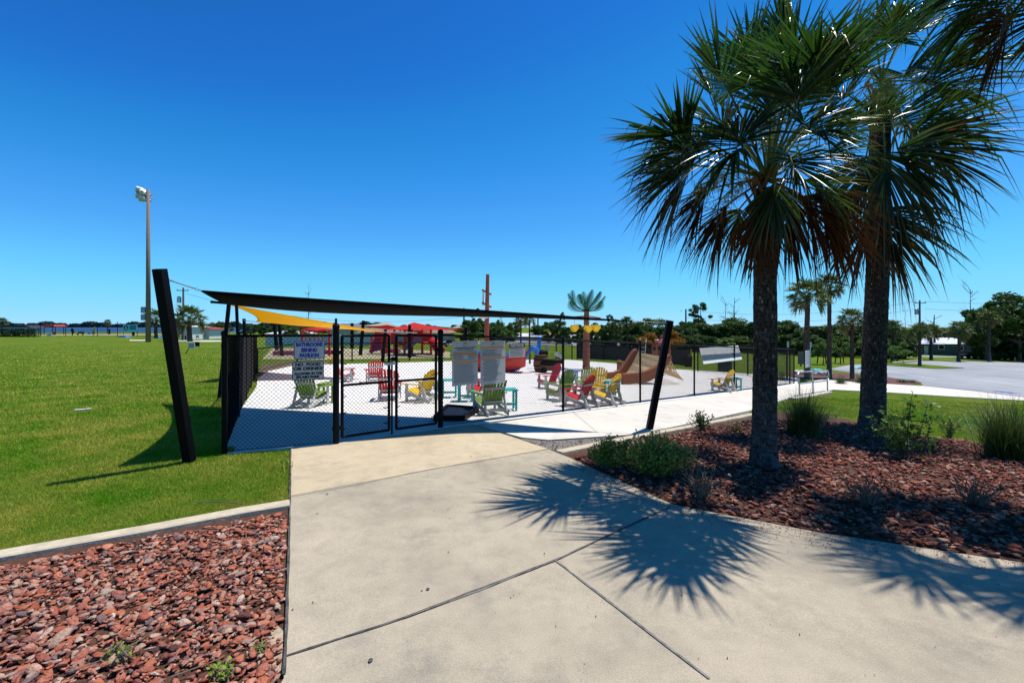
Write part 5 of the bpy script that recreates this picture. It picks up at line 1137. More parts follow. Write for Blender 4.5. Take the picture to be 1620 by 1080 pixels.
# sandy spot
sheet('sand_patch', PX((448,1000),(432,985),(425,1010),(405,1035),(410,1060),(430,1075),(448,1060)), .013, M('bare_sandy_soil', (.50, .42, .32), (.30, .22, .15), 25, .95, .5), 0, label='pale sand showing between rocks beside the path')
# dark chips on the path
for i, (px, py, r_) in enumerate(((586,1044,.017),(677,931,.014),(518,781,.014),(745,722,.012),(502,812,.008))):
    p = at(px, py, .034); b = MB(); b.add([p+Vector((math.cos(a)*r_*random.uniform(.7, 1.3), math.sin(a)*r_*random.uniform(.7, 1.2), .004)) for a in np.linspace(0, 5.6, 8)]+[p+Vector((0,0,.009))], [(k, (k+1) % 8, 8) for k in range(8)])
    tag(obj('pebble', b, m_joint, None, tuple(p)), ('dark chip on the front slab near the left', 'dark chip in the middle slab', 'small dark hole at the apron joint', 'dark speck on the tan apron', 'tiny dark speck below the apron joint')[i], 'chip')
# mulch bits spilled on the path along the bed edge
pb_ = [(p.x, p.y) for p in P_main]; ed = PX((905,728),(1065,803),(1300,848),(1620,896)); n_ = 1400
k_ = RNG.integers(0, 3, n_); t_ = RNG.random(n_)[:, None]; A0 = np.array([tuple(q.xy) for q in ed]); Q = A0[k_]*(1-t_)+A0[k_+1]*t_; Q = Q-np.abs(RNG.normal(size=(n_, 1)))*np.array([[.10, .16]]); Q = np.concatenate([Q, np.column_stack([RNG.uniform(-1.6, 4, 160), RNG.uniform(2.2, 6.5, 160)])]); Q = Q[inpoly(Q, pb_)]
m_ = len(Q); aa = RNG.uniform(0, 6.28, m_); ss = .003+.008*RNG.random(m_)**3; zz = g(Q[:, 0], Q[:, 1])+.034
def cn(da, f, dz): return np.stack([Q[:, 0]+np.cos(aa+da)*ss*f, Q[:, 1]+np.sin(aa+da)*ss*f, zz+dz], 1)
VV = np.stack([cn(0, 1.2, 0), cn(1.9, .6, 0), cn(3.3, 1, 0), cn(4.8, .7, 0), cn(.4, .1, .006)], 1).reshape(-1, 3); FF = (np.array([[0,1,4],[1,2,4],[2,3,4],[3,0,4]])[None]+(np.arange(m_)*5)[:, None, None]).reshape(-1, 3)
tag(mkobj('mulch_crumbs', npmesh('mulch_crumbs', VV, FF), m_rockd), 'small red crumbs of rock spilled on the concrete path', 'crumbs', None, 'stuff')
# litter on the lawn
p = at(130, 648, .03); tag(obj('litter', MB().box(p, (.28, .12, .03), .3).box(p+Vector((.12, .03, .02)), (.1, .1, .02), 1), m_white, None, tuple(p)), 'crumpled white litter on the left lawn', 'litter')
# ------------------------------------------------------------------ left background
p = at(234.5, 541); Yl = p.y; T = thing('light_pole', 'tall concrete field light pole on the left lawn', 'light pole', p); m_cpole = M('pole_concrete', (.22, .17, .14), (.18, .14, .11), 3, .85)
obj('pole', MB().tube([p, W(234.5, 300, Yl)], [3.6/F*Yl, 2.1/F*Yl], 16), m_cpole, T, smooth=True)
q = MB(); 
for y in (304, 313): q.beam(W(231, y, Yl)+Vector((-.3, -.9, 0)), W(236, y, Yl)+Vector((0, 1.0, 0)), .12, .12)
obj('bracket', q, m_steel, T)
for (x, y, dx) in ((226, 302, -1), (226, 311, -1), (231, 307, 0), (231, 316, 0)):
    c = W(x, y, Yl); q = MB(); d = Vector((-.75, -.35, .18)).normalized(); q.tube([c+d*.75, c+d*.2, c-d*.35, c-d*.6], [.48, .42, .18, .16], 12, cap=False)
    o = obj('floodlight', q, m_steel, T); b = MB(); e = c+d*.72; s_ = d.cross(Vector((0,0,1))).normalized(); u_ = s_.cross(d); b.add([e+(s_*math.cos(a)+u_*math.sin(a))*.46 for a in np.linspace(0, 5.9, 16)], [tuple(range(16))]); g_ = obj('lens', b, m_glass, None); g_.parent = o; g_.location = (0,0,0); g_.data.transform(Matrix.Translation(-Vector(T.location)))
for y0, y1 in ((484.5, 496), (496.5, 507)): c = W(227.5, (y0+y1)/2, Yl); obj('control_box', MB().box(c, (.62, .4, .9)).box(c+Vector((.35, 0, 0)), (.3, .1, .1)), M('grey_box', (.28, .36, .42), None, rough=.5), T)
# dog park fence and its things
lp = [at(x, y) for x, y in ((64,531.5),(104,532),(154,532),(186,532.5),(217,532.5),(245,533),(262,534))]
T = thing('park_fence', 'low black wire fence of the park along the bay', 'fence', lp[0])
for i, p in enumerate(lp):
    hh = -(p - W(0, 513.5, p.y)).z; obj('post', MB().tube([p, p+Vector((0,0,hh*(1.25 if i in (3,4) else 1)))], .07, 6), m_black, T)
q = MB()
for a, c in zip(lp, lp[1:]):
    for k in range(10): z = 1.9*k/9+.05; q.tube([a+Vector((0,0,z)), c+Vector((0,0,z))], .012, 3, cap=False)
    L = (c-a).length
    for k in range(int(L/.35)): t = k*.35/L; r_ = a.lerp(c, t); q.tube([r_, r_+Vector((0,0,1.9))], .009, 3, cap=False)
obj('wire_mesh', q, m_wire, T)
def box_sign(name, label, x0, y0, x1, y1, base, mat, cat='sign', post=True, deco=None):
    p = at((x0+x1)/2, base); Y = p.y; a = W(x0, y0, Y); c = W(x1, y1, Y); T = thing(name, label, cat, p)
    obj('board', MB().box((a+c)/2, (c.x-a.x, .06, a.z-c.z)), mat, T)
    if post:
        for x in (a.x+.08, c.x-.08): obj('post', MB().tube([gp(x, Y+.06), Vector((x, Y+.06, a.z))], .035, 6), m_black, T)
    if deco: deco(T, (a+c)/2-Vector((0, .035, 0)), c.x-a.x, a.z-c.z)
    return T
def deco_teal(T, c, w_, h_):
    b = MB(); b.add([c+Vector((-w_*.28+math.cos(t)*h_*.34, -.002, math.sin(t)*h_*.38)) for t in np.linspace(0, 6, 16)], [tuple(range(16))]); obj('emblem', b, m_ink, T)
    b = MB(); b.add([c+Vector((-w_*.28-h_*.22, -.006, -h_*.2)), c+Vector((-w_*.28+h_*.22, -.006, -h_*.2)), c+Vector((-w_*.28, -.006, h_*.3))], [(0,1,2)]); obj('emblem_boat', b, m_white, T)
    q = MB(); rg = random.Random(1)
    for y in (.2, -.12): textbars(q, c+Vector((0,-.004,0)), Vector((1,0,0)), Vector((0,0,1)), -w_*.02, w_*.42, h_*y, h_*.2, rg)
    obj('lettering', q, m_ink, T)
box_sign('banner_sign', 'turquoise banner sign with a round black emblem on the park fence', 194.5, 513.2, 217, 523.5, 533, M('turquoise_banner', (.10, .55, .52), (.12, .62, .58), 3, .5), deco=deco_teal)
def deco_lines(T, c, w_, h_):
    q = MB(); rg = random.Random(8)
    for y in (.28, 0, -.26): textbars(q, c+Vector((0,-.004,0)), Vector((1,0,0)), Vector((0,0,1)), -w_*.4, w_*.4, h_*y, h_*.12, rg)
    obj('lettering', q, m_signblue, T)
yd = at(300, 560); T = thing('yard_sign', 'tilted white yard sign with blue writing on the lawn', 'sign', yd); Y = yd.y
obj('board', MB().box(W(303, 546.5, Y), (10.5/F*Y, .03, 8.5/F*Y), mat=Matrix.Rotation(R(-4), 3, 'Y')), m_white, T); deco_lines(T, W(303, 546.5, Y)-Vector((0, .02, 0)), 10/F*Y, 8/F*Y)
obj('stake', MB().tube([yd+Vector((-.35, 0, 0)), W(299, 550, Y)], .03, 6), m_black, T)
box_sign('notice_board', 'small dark board with an orange edge right of the yard sign', 308.5, 541, 315.5, 547.5, 549, m_black, 'sign'); 
box_sign('small_sign', 'small white sign board low on the lawn near the hedge', 74.5, 527, 82, 531.8, 533, m_white, 'sign', False)
box_sign('small_sign', 'small white sign near the round bush by the shed', 310, 530.2, 315, 533.8, 537, m_white, 'sign')
def hedge(name, label, x0, x1, y0, base, dy, seed, n=9000, mat=None, ls=.10):
    p = at((x0+x1)/2, base); Y = p.y; w_ = (x1-x0)/F*Y; h_ = (base-y0)/F*Y; r2 = np.random.default_rng(seed); P = np.stack([r2.uniform(-w_/2, w_/2, n), r2.uniform(0, dy, n), r2.uniform(0, h_, n)], 1)
    f = r2.integers(0, 3, n); P[f == 0, 2] = h_+r2.normal(size=(f == 0).sum())*.03; P[f == 1, 1] = r2.normal(size=(f == 1).sum())*.05
    a = r2.normal(size=(n, 3)); a /= np.linalg.norm(a, axis=1)[:, None]; b_ = np.cross(a, r2.normal(size=(n, 3))); b_ /= np.linalg.norm(b_, axis=1)[:, None]; V = np.stack([P-a*ls, P+b_*ls*.6, P+a*ls, P-b_*ls*.6], 1).reshape(-1, 3)
    T = thing(name, label, 'hedge', p); mkobj('leaves', npmesh('leaves', V, np.arange(4*n).reshape(-1, 4)), mat or m_hedge, (0,0,0), T)
    q = MB()
    for k in range(8): x = -w_/2+w_*(k+.5)/8; q.tube([p+Vector((x, dy/2, 0)), p+Vector((x, dy/2, h_*.8))], .03, 5)
    obj('stems', q, m_bark, T); return T
hedge('hedge', 'clipped dark green hedge at the left edge', -40, 56, 519.5, 533, 1.6, 1, 12000)
shrub('round clipped bush beside the white shed', 317, 536, 524, 15, 40, 2600, .14, m_hedge, 41, 'bush')
shrub('grey leafless bush left of the bushy palm', 281, 538, 497, 22, 60, 500, .10, m_dead, 42, 'dry_bush')
shrub('small leafy sapling by the park fence', 148, 532.5, 515, 9, 16, 400, .16, m_leafol, 43, 'sapling')
def pavilion(label, x0, x1, yr, ye, base, mat):
    p = at((x0+x1)/2, base); Y = p.y; w_ = (x1-x0)/F*Y; ze = W(0, ye, Y).z; zr = W(0, yr, Y).z; T = thing('pavilion', label, 'pavilion', p)
    for x in (-.4, .4):
        for y in (-1.2, 1.2): obj('post', MB().tube([p+Vector((x*w_, y, -.3)), Vector((p.x+x*w_, p.y+y, ze))], .09, 6), m_mast, T)
    obj('roof', MB().prism([(-w_/2, ze), (w_/2, ze), (w_/2*.75, zr), (-w_/2*.75, zr)], (1,0,0), (0,0,1), (0, 3.6, 0), Vector((p.x, p.y-1.8, 0))), mat, T)
    obj('table', MB().box(p+Vector((0, 0, .75)), (w_*.5, .8, .08)).box(p+Vector((0, 0, .35)), (w_*.1, .5, .7)), m_red, T)
m_redroof = M('red_metal_roof', (.40, .05, .03), (.32, .04, .025), 3, .5)
pavilion('small pavilion with a thin dark red roof near the bay', 74.5, 96.5, 513.8, 516.5, 529.5, m_redroof)
pavilion('long low dark roofed pavilion behind the hedge', -12, 61, 514.5, 518, 531, M('dark_roof', (.04, .03, .04), None, rough=.6))
# small park objects
for px, by, ty, w_, mt, nm, lb in ((114.5,530.5,519.5,4.5,m_mast,'dog_statue','small dark play sculpture in the park'),(127,530,523.5,10,m_mast,'bench','dark park bench by the bay'),(141.5,529,524,5,m_blue,'bin','blue bin behind the park fence'),(211,531,525,4,m_mast,'bin','dark bin behind the turquoise banner'),(193,533.5,531.5,14,m_blue,'play_mat','flat blue ramp left of the lamp pole'),(246,534,532,10,m_blue,'play_mat','flat blue ramp right of the lamp pole'),(292,537,531,5,m_mast,'bin','dark bin beside the white shed'),(173,529,521.5,2.5,m_mast,'post_marker','thin dark marker post by the palm at the bay')):
    p = at(px, by); Y = p.y; hh = (by-ty)/F*Y; ww = w_/F*Y; T = thing(nm, lb, nm.replace('_', ' '), p); q = MB()
    if nm == 'bench': q.box(p+Vector((0,0,.45)), (ww, .5, .07)); q.box(p+Vector((0,.25,.75)), (ww, .06, .4)); obj('seat', q, mt, T); obj('leg', MB().box(p+Vector((-ww*.4,0,.22)), (.08,.45,.44)), mt, T); obj('leg', MB().box(p+Vector((ww*.4,0,.22)), (.08,.45,.44)), mt, T)
    elif nm == 'bin': q.lathe([(ww*.40, 0), (ww*.5, hh*.8), (ww*.52, hh*.85), (ww*.2, hh)], p, 12); obj('body', q, mt, T)
    elif nm == 'play_mat': q.prism([(-ww/2, 0), (ww/2, 0), (ww*.3, hh), (-ww*.3, hh)], (1,0,0), (0,0,1), (0,1.2,0), p); obj('ramp', q, mt, T)
    elif nm == 'post_marker': q.tube([p, p+Vector((0,0,hh))], ww/2, 8); q.blob(p+Vector((0,0,hh)), (ww*.6,)*3); obj('pole', q, mt, T)
    else: q.tube([p, p+Vector((0,0,hh*.6))], .12, 8); q.blob(p+Vector((0,0,hh*.75)), (ww*.5, ww*.3, hh*.28)); q.blob(p+Vector((ww*.3,0,hh*.5)), (ww*.4, ww*.25, hh*.16)); obj('body', q, mt, T)
# ------------------------------------------------------------------ houses
def house(name, label, x0, x1, ye, yr, base, wallm, roofm, depth, wins=(), doors=(), Y=None, hip=.12, gable=False, cat='house', over=.5):
    xc = (x0+x1)/2
    p = at(xc, base) if Y is None else gp((xc-CX)/F*Y, Y); Y = p.y; w_ = (x1-x0)/F*Y; ze = W(0, ye, Y).z; zr = W(0, yr, Y+depth/2).z; T = thing(name, label, cat, p); zb = p.z-.6
    obj('wall', MB().box(Vector((p.x, Y+depth/2, (zb+ze)/2)), (w_, depth, ze-zb)), wallm, T)
    q = MB(); ov = over; A = [Vector((p.x+sx*(w_/2+ov), Y+sy, ze+.02)) for sx, sy in ((-1, -ov), (1, -ov), (1, depth+ov), (-1, depth+ov))]; hx = w_/2*(1-2*hip)+ov*(hip < .01)
    B_ = [Vector((p.x-hx, Y+depth/2, zr)), Vector((p.x+hx, Y+depth/2, zr))]
    q.add(A+B_, [(0,1,5,4), (2,3,4,5), (1,2,5), (3,0,4), (0,3,2,1)]); o = obj('roof', q, roofm, T); o.modifiers.new('s', 'SOLIDIFY').thickness = .12
    for wx0, wx1, wy0, wy1 in wins:
        a = W(wx0, wy0, Y-.06); c = W(wx1, wy1, Y-.06); f = obj('window', MB().box((a+c)/2, (c.x-a.x, .08, a.z-c.z)), m_white, T); b = MB().box((a+c)/2-Vector((0,.05,0)), ((c.x-a.x)*.78, .02, (a.z-c.z)*.75)); g2 = obj('pane', b, m_glass, None); g2.parent = f; g2.data.transform(Matrix.Translation(-Vector(T.location)))
    for wx0, wx1, wy0, wy1 in doors: a = W(wx0, wy0, Y-.05); c = W(wx1, wy1, Y-.05); obj('door', MB().box((a+c)/2, (c.x-a.x, .07, a.z-c.z)), m_white, T)
    return T
m_wallb = M('slate_blue_siding', (.07, .12, .14), (.055, .10, .12), 2, .8); m_wroof = M('white_metal_roof', (.72, .74, .78), (.62, .64, .68), 1.5, .4)
house('house', 'slate blue house with a white metal roof behind the parking lot', 1444, 1545, 544, 534, 562, m_wallb, m_wroof, 9, ((1484,1494,545,553),(1514,1524,546,555)), ((1462,1468,547,561),), hip=.05)
house('house', 'left wing of the blue house with a white roof, behind the young trees', 1415, 1440, 546, 536, 562, m_wallb, m_wroof, 8, ((1440,1448,549,557),), hip=.05)
m_tanroof = M('brown_shingle_roof', (.26, .18, .13), (.20, .14, .10), 3, .9); m_walt = M('beige_wall', (.50, .44, .36), (.44, .38, .30), 2, .85); m_wallw = M('white_wall', (.66, .66, .64), (.58, .58, .57), 2, .8)
house('house', 'brown roofed beige house left of the playground tower', 568, 640, 526, 517, 541, m_walt, m_tanroof, 10, ((580,586,528,533),(600,608,528,533)), Y=70)
house('house', 'brown roofed house right of the playground tower', 648, 706, 527, 519, 541, m_walt, m_tanroof, 10, ((690,696,529,534),), Y=72)
house('house', 'grey roofed house with a dark gable behind the red sail', 520, 556, 521, 511.5, 541, m_walt, M('slate_roof', (.16, .17, .19), (.12, .13, .15), 3, .8), 10, ((530,536,523,529),), Y=84)
house('house', 'long low white roofed building left of the pair of palms', 786, 855, 532, 527, 541, m_wallw, m_wroof, 9, ((846,850,533,537),), Y=78)
house('house', 'small house with a pinkish roof left of the artificial palm', 862, 882, 533, 527, 541, m_walt, M('pink_roof', (.45, .22, .15), None, rough=.8), 7, ((868,873,534,538),), Y=80)
house('house', 'low grey roofed house behind the artificial palm', 884, 952, 534, 529, 541, m_walt, M('grey_roof', (.30, .30, .31), (.25,.25,.26), 3, .8), 8, ((900,906,535,539),), Y=82)
house('house', 'pale green little house behind the screen fence', 1064, 1090, 540, 535, 550, M('pale_green_wall', (.30, .42, .34), None, rough=.8), m_wroof, 7, ((1078,1083,542,546),), Y=66)
house('shed', 'white shed behind the bushy palm at the left', 286, 300, 517, 515, 537, m_wallw, m_wroof, 5, (), (), cat='shed')
house('shed', 'grey white shed with a red porch roof at the left', 300, 331, 520.5, 517.5, 536, m_wallw, m_redroof, 5, (), ((304,308,523,533),), cat='shed')
house('house', 'flat beige house seen over the playground fence at the left', 424, 470, 528, 523, 540, m_walt, m_wroof, 8, ((440,446,530,534),), Y=90)
# long pale wall behind the playground
a, c = at(421, 547), at(604, 547); T = thing('garden_wall', 'long pale bluish panel fence behind the playground', 'fence', a); m_panel = M('pale_blue_panel', (.50, .58, .62), (.40, .48, .53), 1.2, .6)
q = MB(); n = 22
for k in range(n):
    u, v = a.lerp(c, k/n), a.lerp(c, (k+1)/n); q.beam(u.lerp(v, .04)+Vector((0,0,.65)), u.lerp(v, .96)+Vector((0,0,.65)), .06, 1.2)
obj('panel', q, m_panel, T); q = MB()
for k in range(n+1): u = a.lerp(c, k/n); q.box(u+Vector((0,0,.68)), (.12, .12, 1.4))
obj('post', q, m_white, T)
# ------------------------------------------------------------------ playground
def P_at(px, py): return at(px, py)
p = at(500, 563); Y = p.y; T = thing('swing_set', 'red swing set with a row of slanted legs', 'swing set', p); k = Y/F
zt = W(0, 522, Y).z; xs = [W(x, 0, Y).x for x in (478, 521)]
obj('top_bar', MB().tube([Vector((xs[0], Y, zt)), Vector((xs[1], Y, zt))], .06, 8), m_red, T)
for x in (521,): obj('leg', MB().tube([gp(W(x, 0, Y).x, Y), Vector((W(x, 0, Y).x, Y, zt))], .10, 8), m_red, T)
for x in (478,): obj('leg', MB().tube([gp(W(x, 0, Y+1).x, Y+1), Vector((W(x, 0, Y).x, Y, zt))], .08, 8), m_red, T)
for x in (484, 490, 497, 504, 510):
    xx = W(x, 0, Y).x; obj('hanger', MB().tube([Vector((xx, Y, zt)), Vector((xx, Y, zt-1.5))], .045, 6), m_red, T)
m_pink = M('magenta_rubber', (.40, .05, .16), (.32, .05, .14), 3, .8)
for x0, x1, by, lb in ((436,474,561.5,'magenta rubber border left of the swing set'),(508,530,560,'magenta rubber border right of the swing set'),(610,632,558,'magenta rubber border left of the tower')):
    p = at((x0+x1)/2, by); w_ = (x1-x0)/F*p.y; q = MB()
    for i in range(6): q.box(p+Vector((-w_/2+w_*(i+.5)/6, 0, .14)), (w_/6*.96, .9, .32)).box(p+Vector((-w_/2+w_*(i+.5)/6, 0, .32)), (w_/6*.6, .6, .06))
    tag(obj('rubber_border', q, m_pink, None, tuple(p)), lb, 'border')
p = at(660, 561); Y = p.y; T = thing('playground_tower', 'large red climbing tower with roofs, tubes and a purple slide', 'playground', p); k = Y/F
def wp(x, y, dy=0): return W(x, y, Y+dy)
for x in (624, 640, 652, 668, 682): 
    for dy in (0, 2.4): a = wp(x, 0, dy); obj('post', MB().tube([gp(a.x, Y+dy), Vector((a.x, Y+dy, wp(0, 519).z))], .10, 8), m_red, T)
for x0, x1, y in ((640, 668, 541), (624, 640, 545), (668, 684, 543)): a = wp(x0, y); c = wp(x1, y); obj('platform', MB().box(Vector(((a.x+c.x)/2, Y+1.2, a.z)), (c.x-a.x, 2.4, .12)), m_red, T)
for x0, x1, y0, y1 in ((619, 629, 527, 545), (641, 652, 526, 534), (669, 681, 528, 540), (655, 667, 524, 531)):
    a = wp(x0, y0); c = wp(x1, y1); obj('panel', MB().box(Vector(((a.x+c.x)/2, Y-.08, (a.z+c.z)/2)), (c.x-a.x, .06, a.z-c.z)), M('dark_red_play_panel', (.38, .02, .02), None, rough=.5), T)
q = MB()
for i in range(14): x = 641+i*3; q.tube([wp(x, 521, -.1), wp(x+1, 540, -.1)], .03, 5)
for y in (523, 527, 531, 535): q.tube([wp(640, y, -.1), wp(683, y, -.1)], .03, 5)
obj('railing', q, m_red, T)
q = MB(); c = wp(641, 521); q.tube([c+Vector((math.cos(t)*.38, -.2, math.sin(t)*.38)) for t in np.linspace(0, 6.28, 17)], .07, 6, cap=False); obj('ring', q, m_white, T)
q = MB(); q.beam(wp(667, 535, -.3), wp(640, 553, -.8), 1.0, .10); q.beam(wp(667, 533.5, -.8), wp(640, 551.5, -1.3), .08, .3); q.beam(wp(667, 533.5, .2), wp(640, 551.5, -.3), .08, .3); obj('slide', q, M('purple_slide', (.20, .09, .20), None, rough=.4), T)
q = MB(); q.tube([wp(684, 541, -.2), wp(690, 545, -.8), wp(694, 551, -1), wp(697, 556, -1.2)], [.38, .4, .4, .42], 10); obj('tube_slide', q, m_red, T, smooth=True)
q = MB()
for i in range(5): q.tube([wp(629+i*1.6, 541+i*2.6, -.5), wp(637+i*1.6, 541+i*2.6, -.5)], .04, 5)
obj('ladder', q, m_red, T)
q = MB(); q.tube([wp(595, 536), wp(600, 530, .3), wp(606, 535)], [.5, .7, .45], 8); q.tube([wp(592, 548, -.4), wp(594, 536)], .09, 6); q.tube([wp(606, 548), wp(606, 533)], .09, 6); a_ = at(600, 560)
T = thing('climbing_frame', 'pink and red curved climbing frame left of the tower', 'playground', a_)
q = MB()
for i in range(7): x = 585+i*2.5; q.tube([W(x, 557-i*.5, a_.y), W(x+6, 540-i*1.5, a_.y+.4), W(x+12, 531, a_.y)], .09, 6)
obj('climber', q, m_pink, T); q = MB()
for x in (588, 604, 612): q.tube([W(x, 559, a_.y), W(x, 529, a_.y)], .1, 6)
obj('post', q, m_red, T); q = MB(); q.beam(W(596, 529, a_.y), W(616, 531, a_.y), 1.2, .5); obj('roof', q, m_red, T)
p = at(527, 576); T = thing('spray_flower', 'yellow and white flower shaped spray toy at the rear of the pad', 'water toy', p); Y = p.y
obj('stem', MB().tube([p, W(529, 566, Y), W(533, 556, Y)], .04, 6), m_green, T)
q = MB()
for x, y in ((523,568),(521,572),(527,565),(524,575),(534,553),(531,571)): q.blob(W(x, y, Y), (.09, .08, .08), seed=int(x))
obj('petals', q, m_yel, T)
# ------------------------------------------------------------------ rear fences and posts of the pad
def rear(label, pts, H_, sp, xs=None, screen=None, nm='rear_fence'):
    P = [at(*p).xy for p in pts]; T = fence_run(nm, label, P, H_, sp, .006, P, None, .03, .045, capt=False)
    if screen:
        q = MB(); S_ = P
        for a, c in zip(P, P[1:]):
            n = max(1, int((c-a).length/1.5)); 
            for k in range(n):
                u, v = a.lerp(c, k/n), a.lerp(c, (k+1)/n); q.add([P3(u, .05), P3(v, .05), P3(v, H_-.05), P3(u, H_-.05)], [(0,1,2,3)])
        o = obj('wind_screen', q, m_screen, T); o.modifiers.new('s', 'SOLIDIFY').thickness = .01
    return T
m_screen = M('dark_wind_screen', (.025, .03, .032), (.015, .018, .02), 1.5, .8)
rear('black rear fence left of the artificial palm', [(700,569.5),(748,568.5),(855,567.5),(880,567.5),(905,568)], 1.2, .22)
rear('rear fence covered by a dark wind screen', [(913,568),(955,570),(997,572.5),(1045,576),(1093,580)], 1.22, None, screen=True)
rear('black rear fence on the lawn right of the wind screen', [(1104,588),(1183,594),(1245,600.5)], 1.83, .2)
rear('black rear fence behind the left part of the pad', [(407,589),(470,573),(557,571),(648,570),(700,569.5)], 1.2, .22)
p = at(1150, 588); T = thing('utility_cabinet', 'dark square utility cabinet behind the white banner', 'cabinet', p); w_ = 17/F*p.y
obj('body', MB().box(p+Vector((0,.3,.32)), (w_, .5, .62)), M('dark_grey_cabinet', (.05, .05, .05), None, rough=.6), T); obj('top', MB().box(p+Vector((0,.3,.65)), (w_*1.08, .56, .04)), m_black, T)
b = MB(); p = onfence(1133, 565, GR, FE, -.12); b.box(p, (.20, .02, .28)); tag(obj('grey_placard', b, m_greyw, None, tuple(p)), 'small grey square placard hung under the white banner', 'placard')
# white lines, wheel stops, brick border
def line(name, label, pts, w_): q = strip(name, pts, w_, .018, m_paint); tag(q, label)
line('parking_line', 'long white parking line on the asphalt', [(1395,586),(1480,600)], .14); line('parking_line', 'white parking line right of the long one', [(1440,582),(1560,594)], .14); line('parking_line', 'white parking line near the sidewalk', [(1540,600),(1620,611)], .14); line('parking_line', 'white parking line at the far side', [(1540,582),(1580,583)], .14)
a, c = at(1583, 619), at(1596, 612); q = MB(); u = (c-a).normalized(); T = None
b = MB(); pc = at(1590, 620.5); b.add([gp(pc.x+dx, pc.y+dy, .02) for dx, dy in ((-.2,-.4),(.3,-.4),(.2,.4),(-.3,.4))], [(0,1,2,3)]); o = obj('accessible_marking', b, M('blue_line_paint', (.04, .10, .35), None, rough=.7)); tag(o, 'blue accessible parking marking on the asphalt', None, None, 'structure')
for i in range(9):
    t = i/8; p = at(1416+t*40, 575.6-t*4.2); b = MB(); b.box(p+Vector((0,0,.13)), (1.3, .22, .16), R(35)); o = obj('wheel_stop', b, m_kerb, None, tuple(p)); o.modifiers.new('b', 'BEVEL').width = .03; tag(o, ('leftmost', 'second', 'third', 'fourth', 'fifth', 'sixth', 'seventh', 'eighth', 'rightmost')[i]+' pale wheel stop of the row beside the grass island, counted from the left', 'wheel stop', 'wheel stops along the grass island')
p = at(1293, 588); T = thing('rock_border', 'low white and turquoise border stones on the planted island', 'border', p)
q = MB()
for i in range(7): q.blob(at(1262+i*8, 592+i*.3)+Vector((0,0,.12)), (.28, .2, .16), seed=i)
obj('stone', q, m_white, T); q = MB(); q.blob(at(1292, 587)+Vector((0,0,.1)), (.4, .2, .08), seed=3); q.blob(at(1360, 583.5)+Vector((0,0,.1)), (.9, .3, .1), seed=5); obj('turquoise_trim', q, M('turquoise_paint', (.08, .45, .55), None, rough=.5), T)
# ------------------------------------------------------------------ vehicles
def vehicle(name, label, px, base, wpx, hpx, mat, kind='pickup', side=1):
    p = at(px, base); s_ = wpx/F*p.y/5.2; T = thing(name, label, 'truck' if kind == 'pickup' else 'car', p); q = MB(); hs_ = 1.0
    body = [(-2.6, .5), (2.6, .5), (2.62, .95), (1.4, 1.08), (-2.6, 1.08)] if kind == 'pickup' else [(-2.3, .4), (2.3, .4), (2.3, .85), (1.3, 1.0), (-2.2, 1.0)]
    cab = [(-.7, 1.08), (1.4, 1.08), (.85, 1.78), (-.55, 1.80)] if kind == 'pickup' else [(-2.0, 1.0), (1.3, 1.0), (.6, 1.55), (-1.6, 1.58)]
    X_ = Vector((side, 0, 0)); o_ = p+Vector((0, -.9*s_, 0))
    o = obj('body', MB().prism([(x*s_, z*s_) for x, z in body], X_, (0,0,1), (0, 1.85*s_, 0), o_), mat, T); o.modifiers.new('b', 'BEVEL').width = .08
    o = obj('cabin', MB().prism([(x*s_, z*s_) for x, z in cab], X_, (0,0,1), (0, 1.6*s_, 0), o_+Vector((0,.12*s_,0))), mat, T)
    gl = [(x*.86+.04, 1.14+(z-1.08)*.8 if kind == 'pickup' else 1.05+(z-1.0)*.8) for x, z in cab]
    obj('window', MB().prism([(x*s_, z*s_) for x, z in gl], X_, (0,0,1), (0, 1.64*s_, 0), o_+Vector((0,.10*s_,0))), m_glass, T)
    for x in (-1.65, 1.65):
        for y in (0, 1.75): c = o_+X_*x*s_+Vector((0, y*s_, .38*s_)); w2 = obj('wheel', MB().tube([c-Vector((0,.12,0)), c+Vector((0,.12,0))], .38*s_, 14), m_tyre, T)
    return T
m_carw = M('white_car_paint', (.6, .6, .6), None, rough=.25, coat=.5); m_card = M('dark_car_paint', (.02, .025, .035), None, rough=.2, coat=.6); m_carr = M('maroon_car_paint', (.14, .03, .03), None, rough=.3, coat=.5); m_cars = M('silver_car_paint', (.32, .34, .37), None, rough=.3, metal=.5)
vehicle('parked_truck', 'maroon pickup truck parked before the blue house', 1537, 567, 34, 12, m_carr)
vehicle('parked_truck', 'white pickup truck parked left of the blue house', 1418, 563, 30, 11, m_carw, side=-1)
vehicle('parked_truck', 'dark pickup truck behind the short palm', 1342, 562, 22, 11, m_card)
vehicle('parked_car', 'dark blue car seen right of the playground tower', 716, 545, 26, 11, m_card, 'car')
vehicle('parked_car', 'silver car left of the dark blue car', 700, 548, 20, 10, m_cars, 'car', -1)
vehicle('parked_car', 'silver car behind the pale panel fence', 484, 544, 20, 8, m_cars, 'car', -1)
p = at(1561, 567); T = thing('yellow_machine', 'small yellow machine beside the maroon pickup', 'machine', p); obj('body', MB().box(p+Vector((0,0,.9)), (1.5, 1.2, .7)).box(p+Vector((-.3,0,1.5)), (.7, 1.0, .5)), m_yel, T)
for x in (-.5, .5): obj('wheel', MB().tube([p+Vector((x,-.65,.35)), p+Vector((x,-.45,.35))], .35, 12), m_tyre, T)
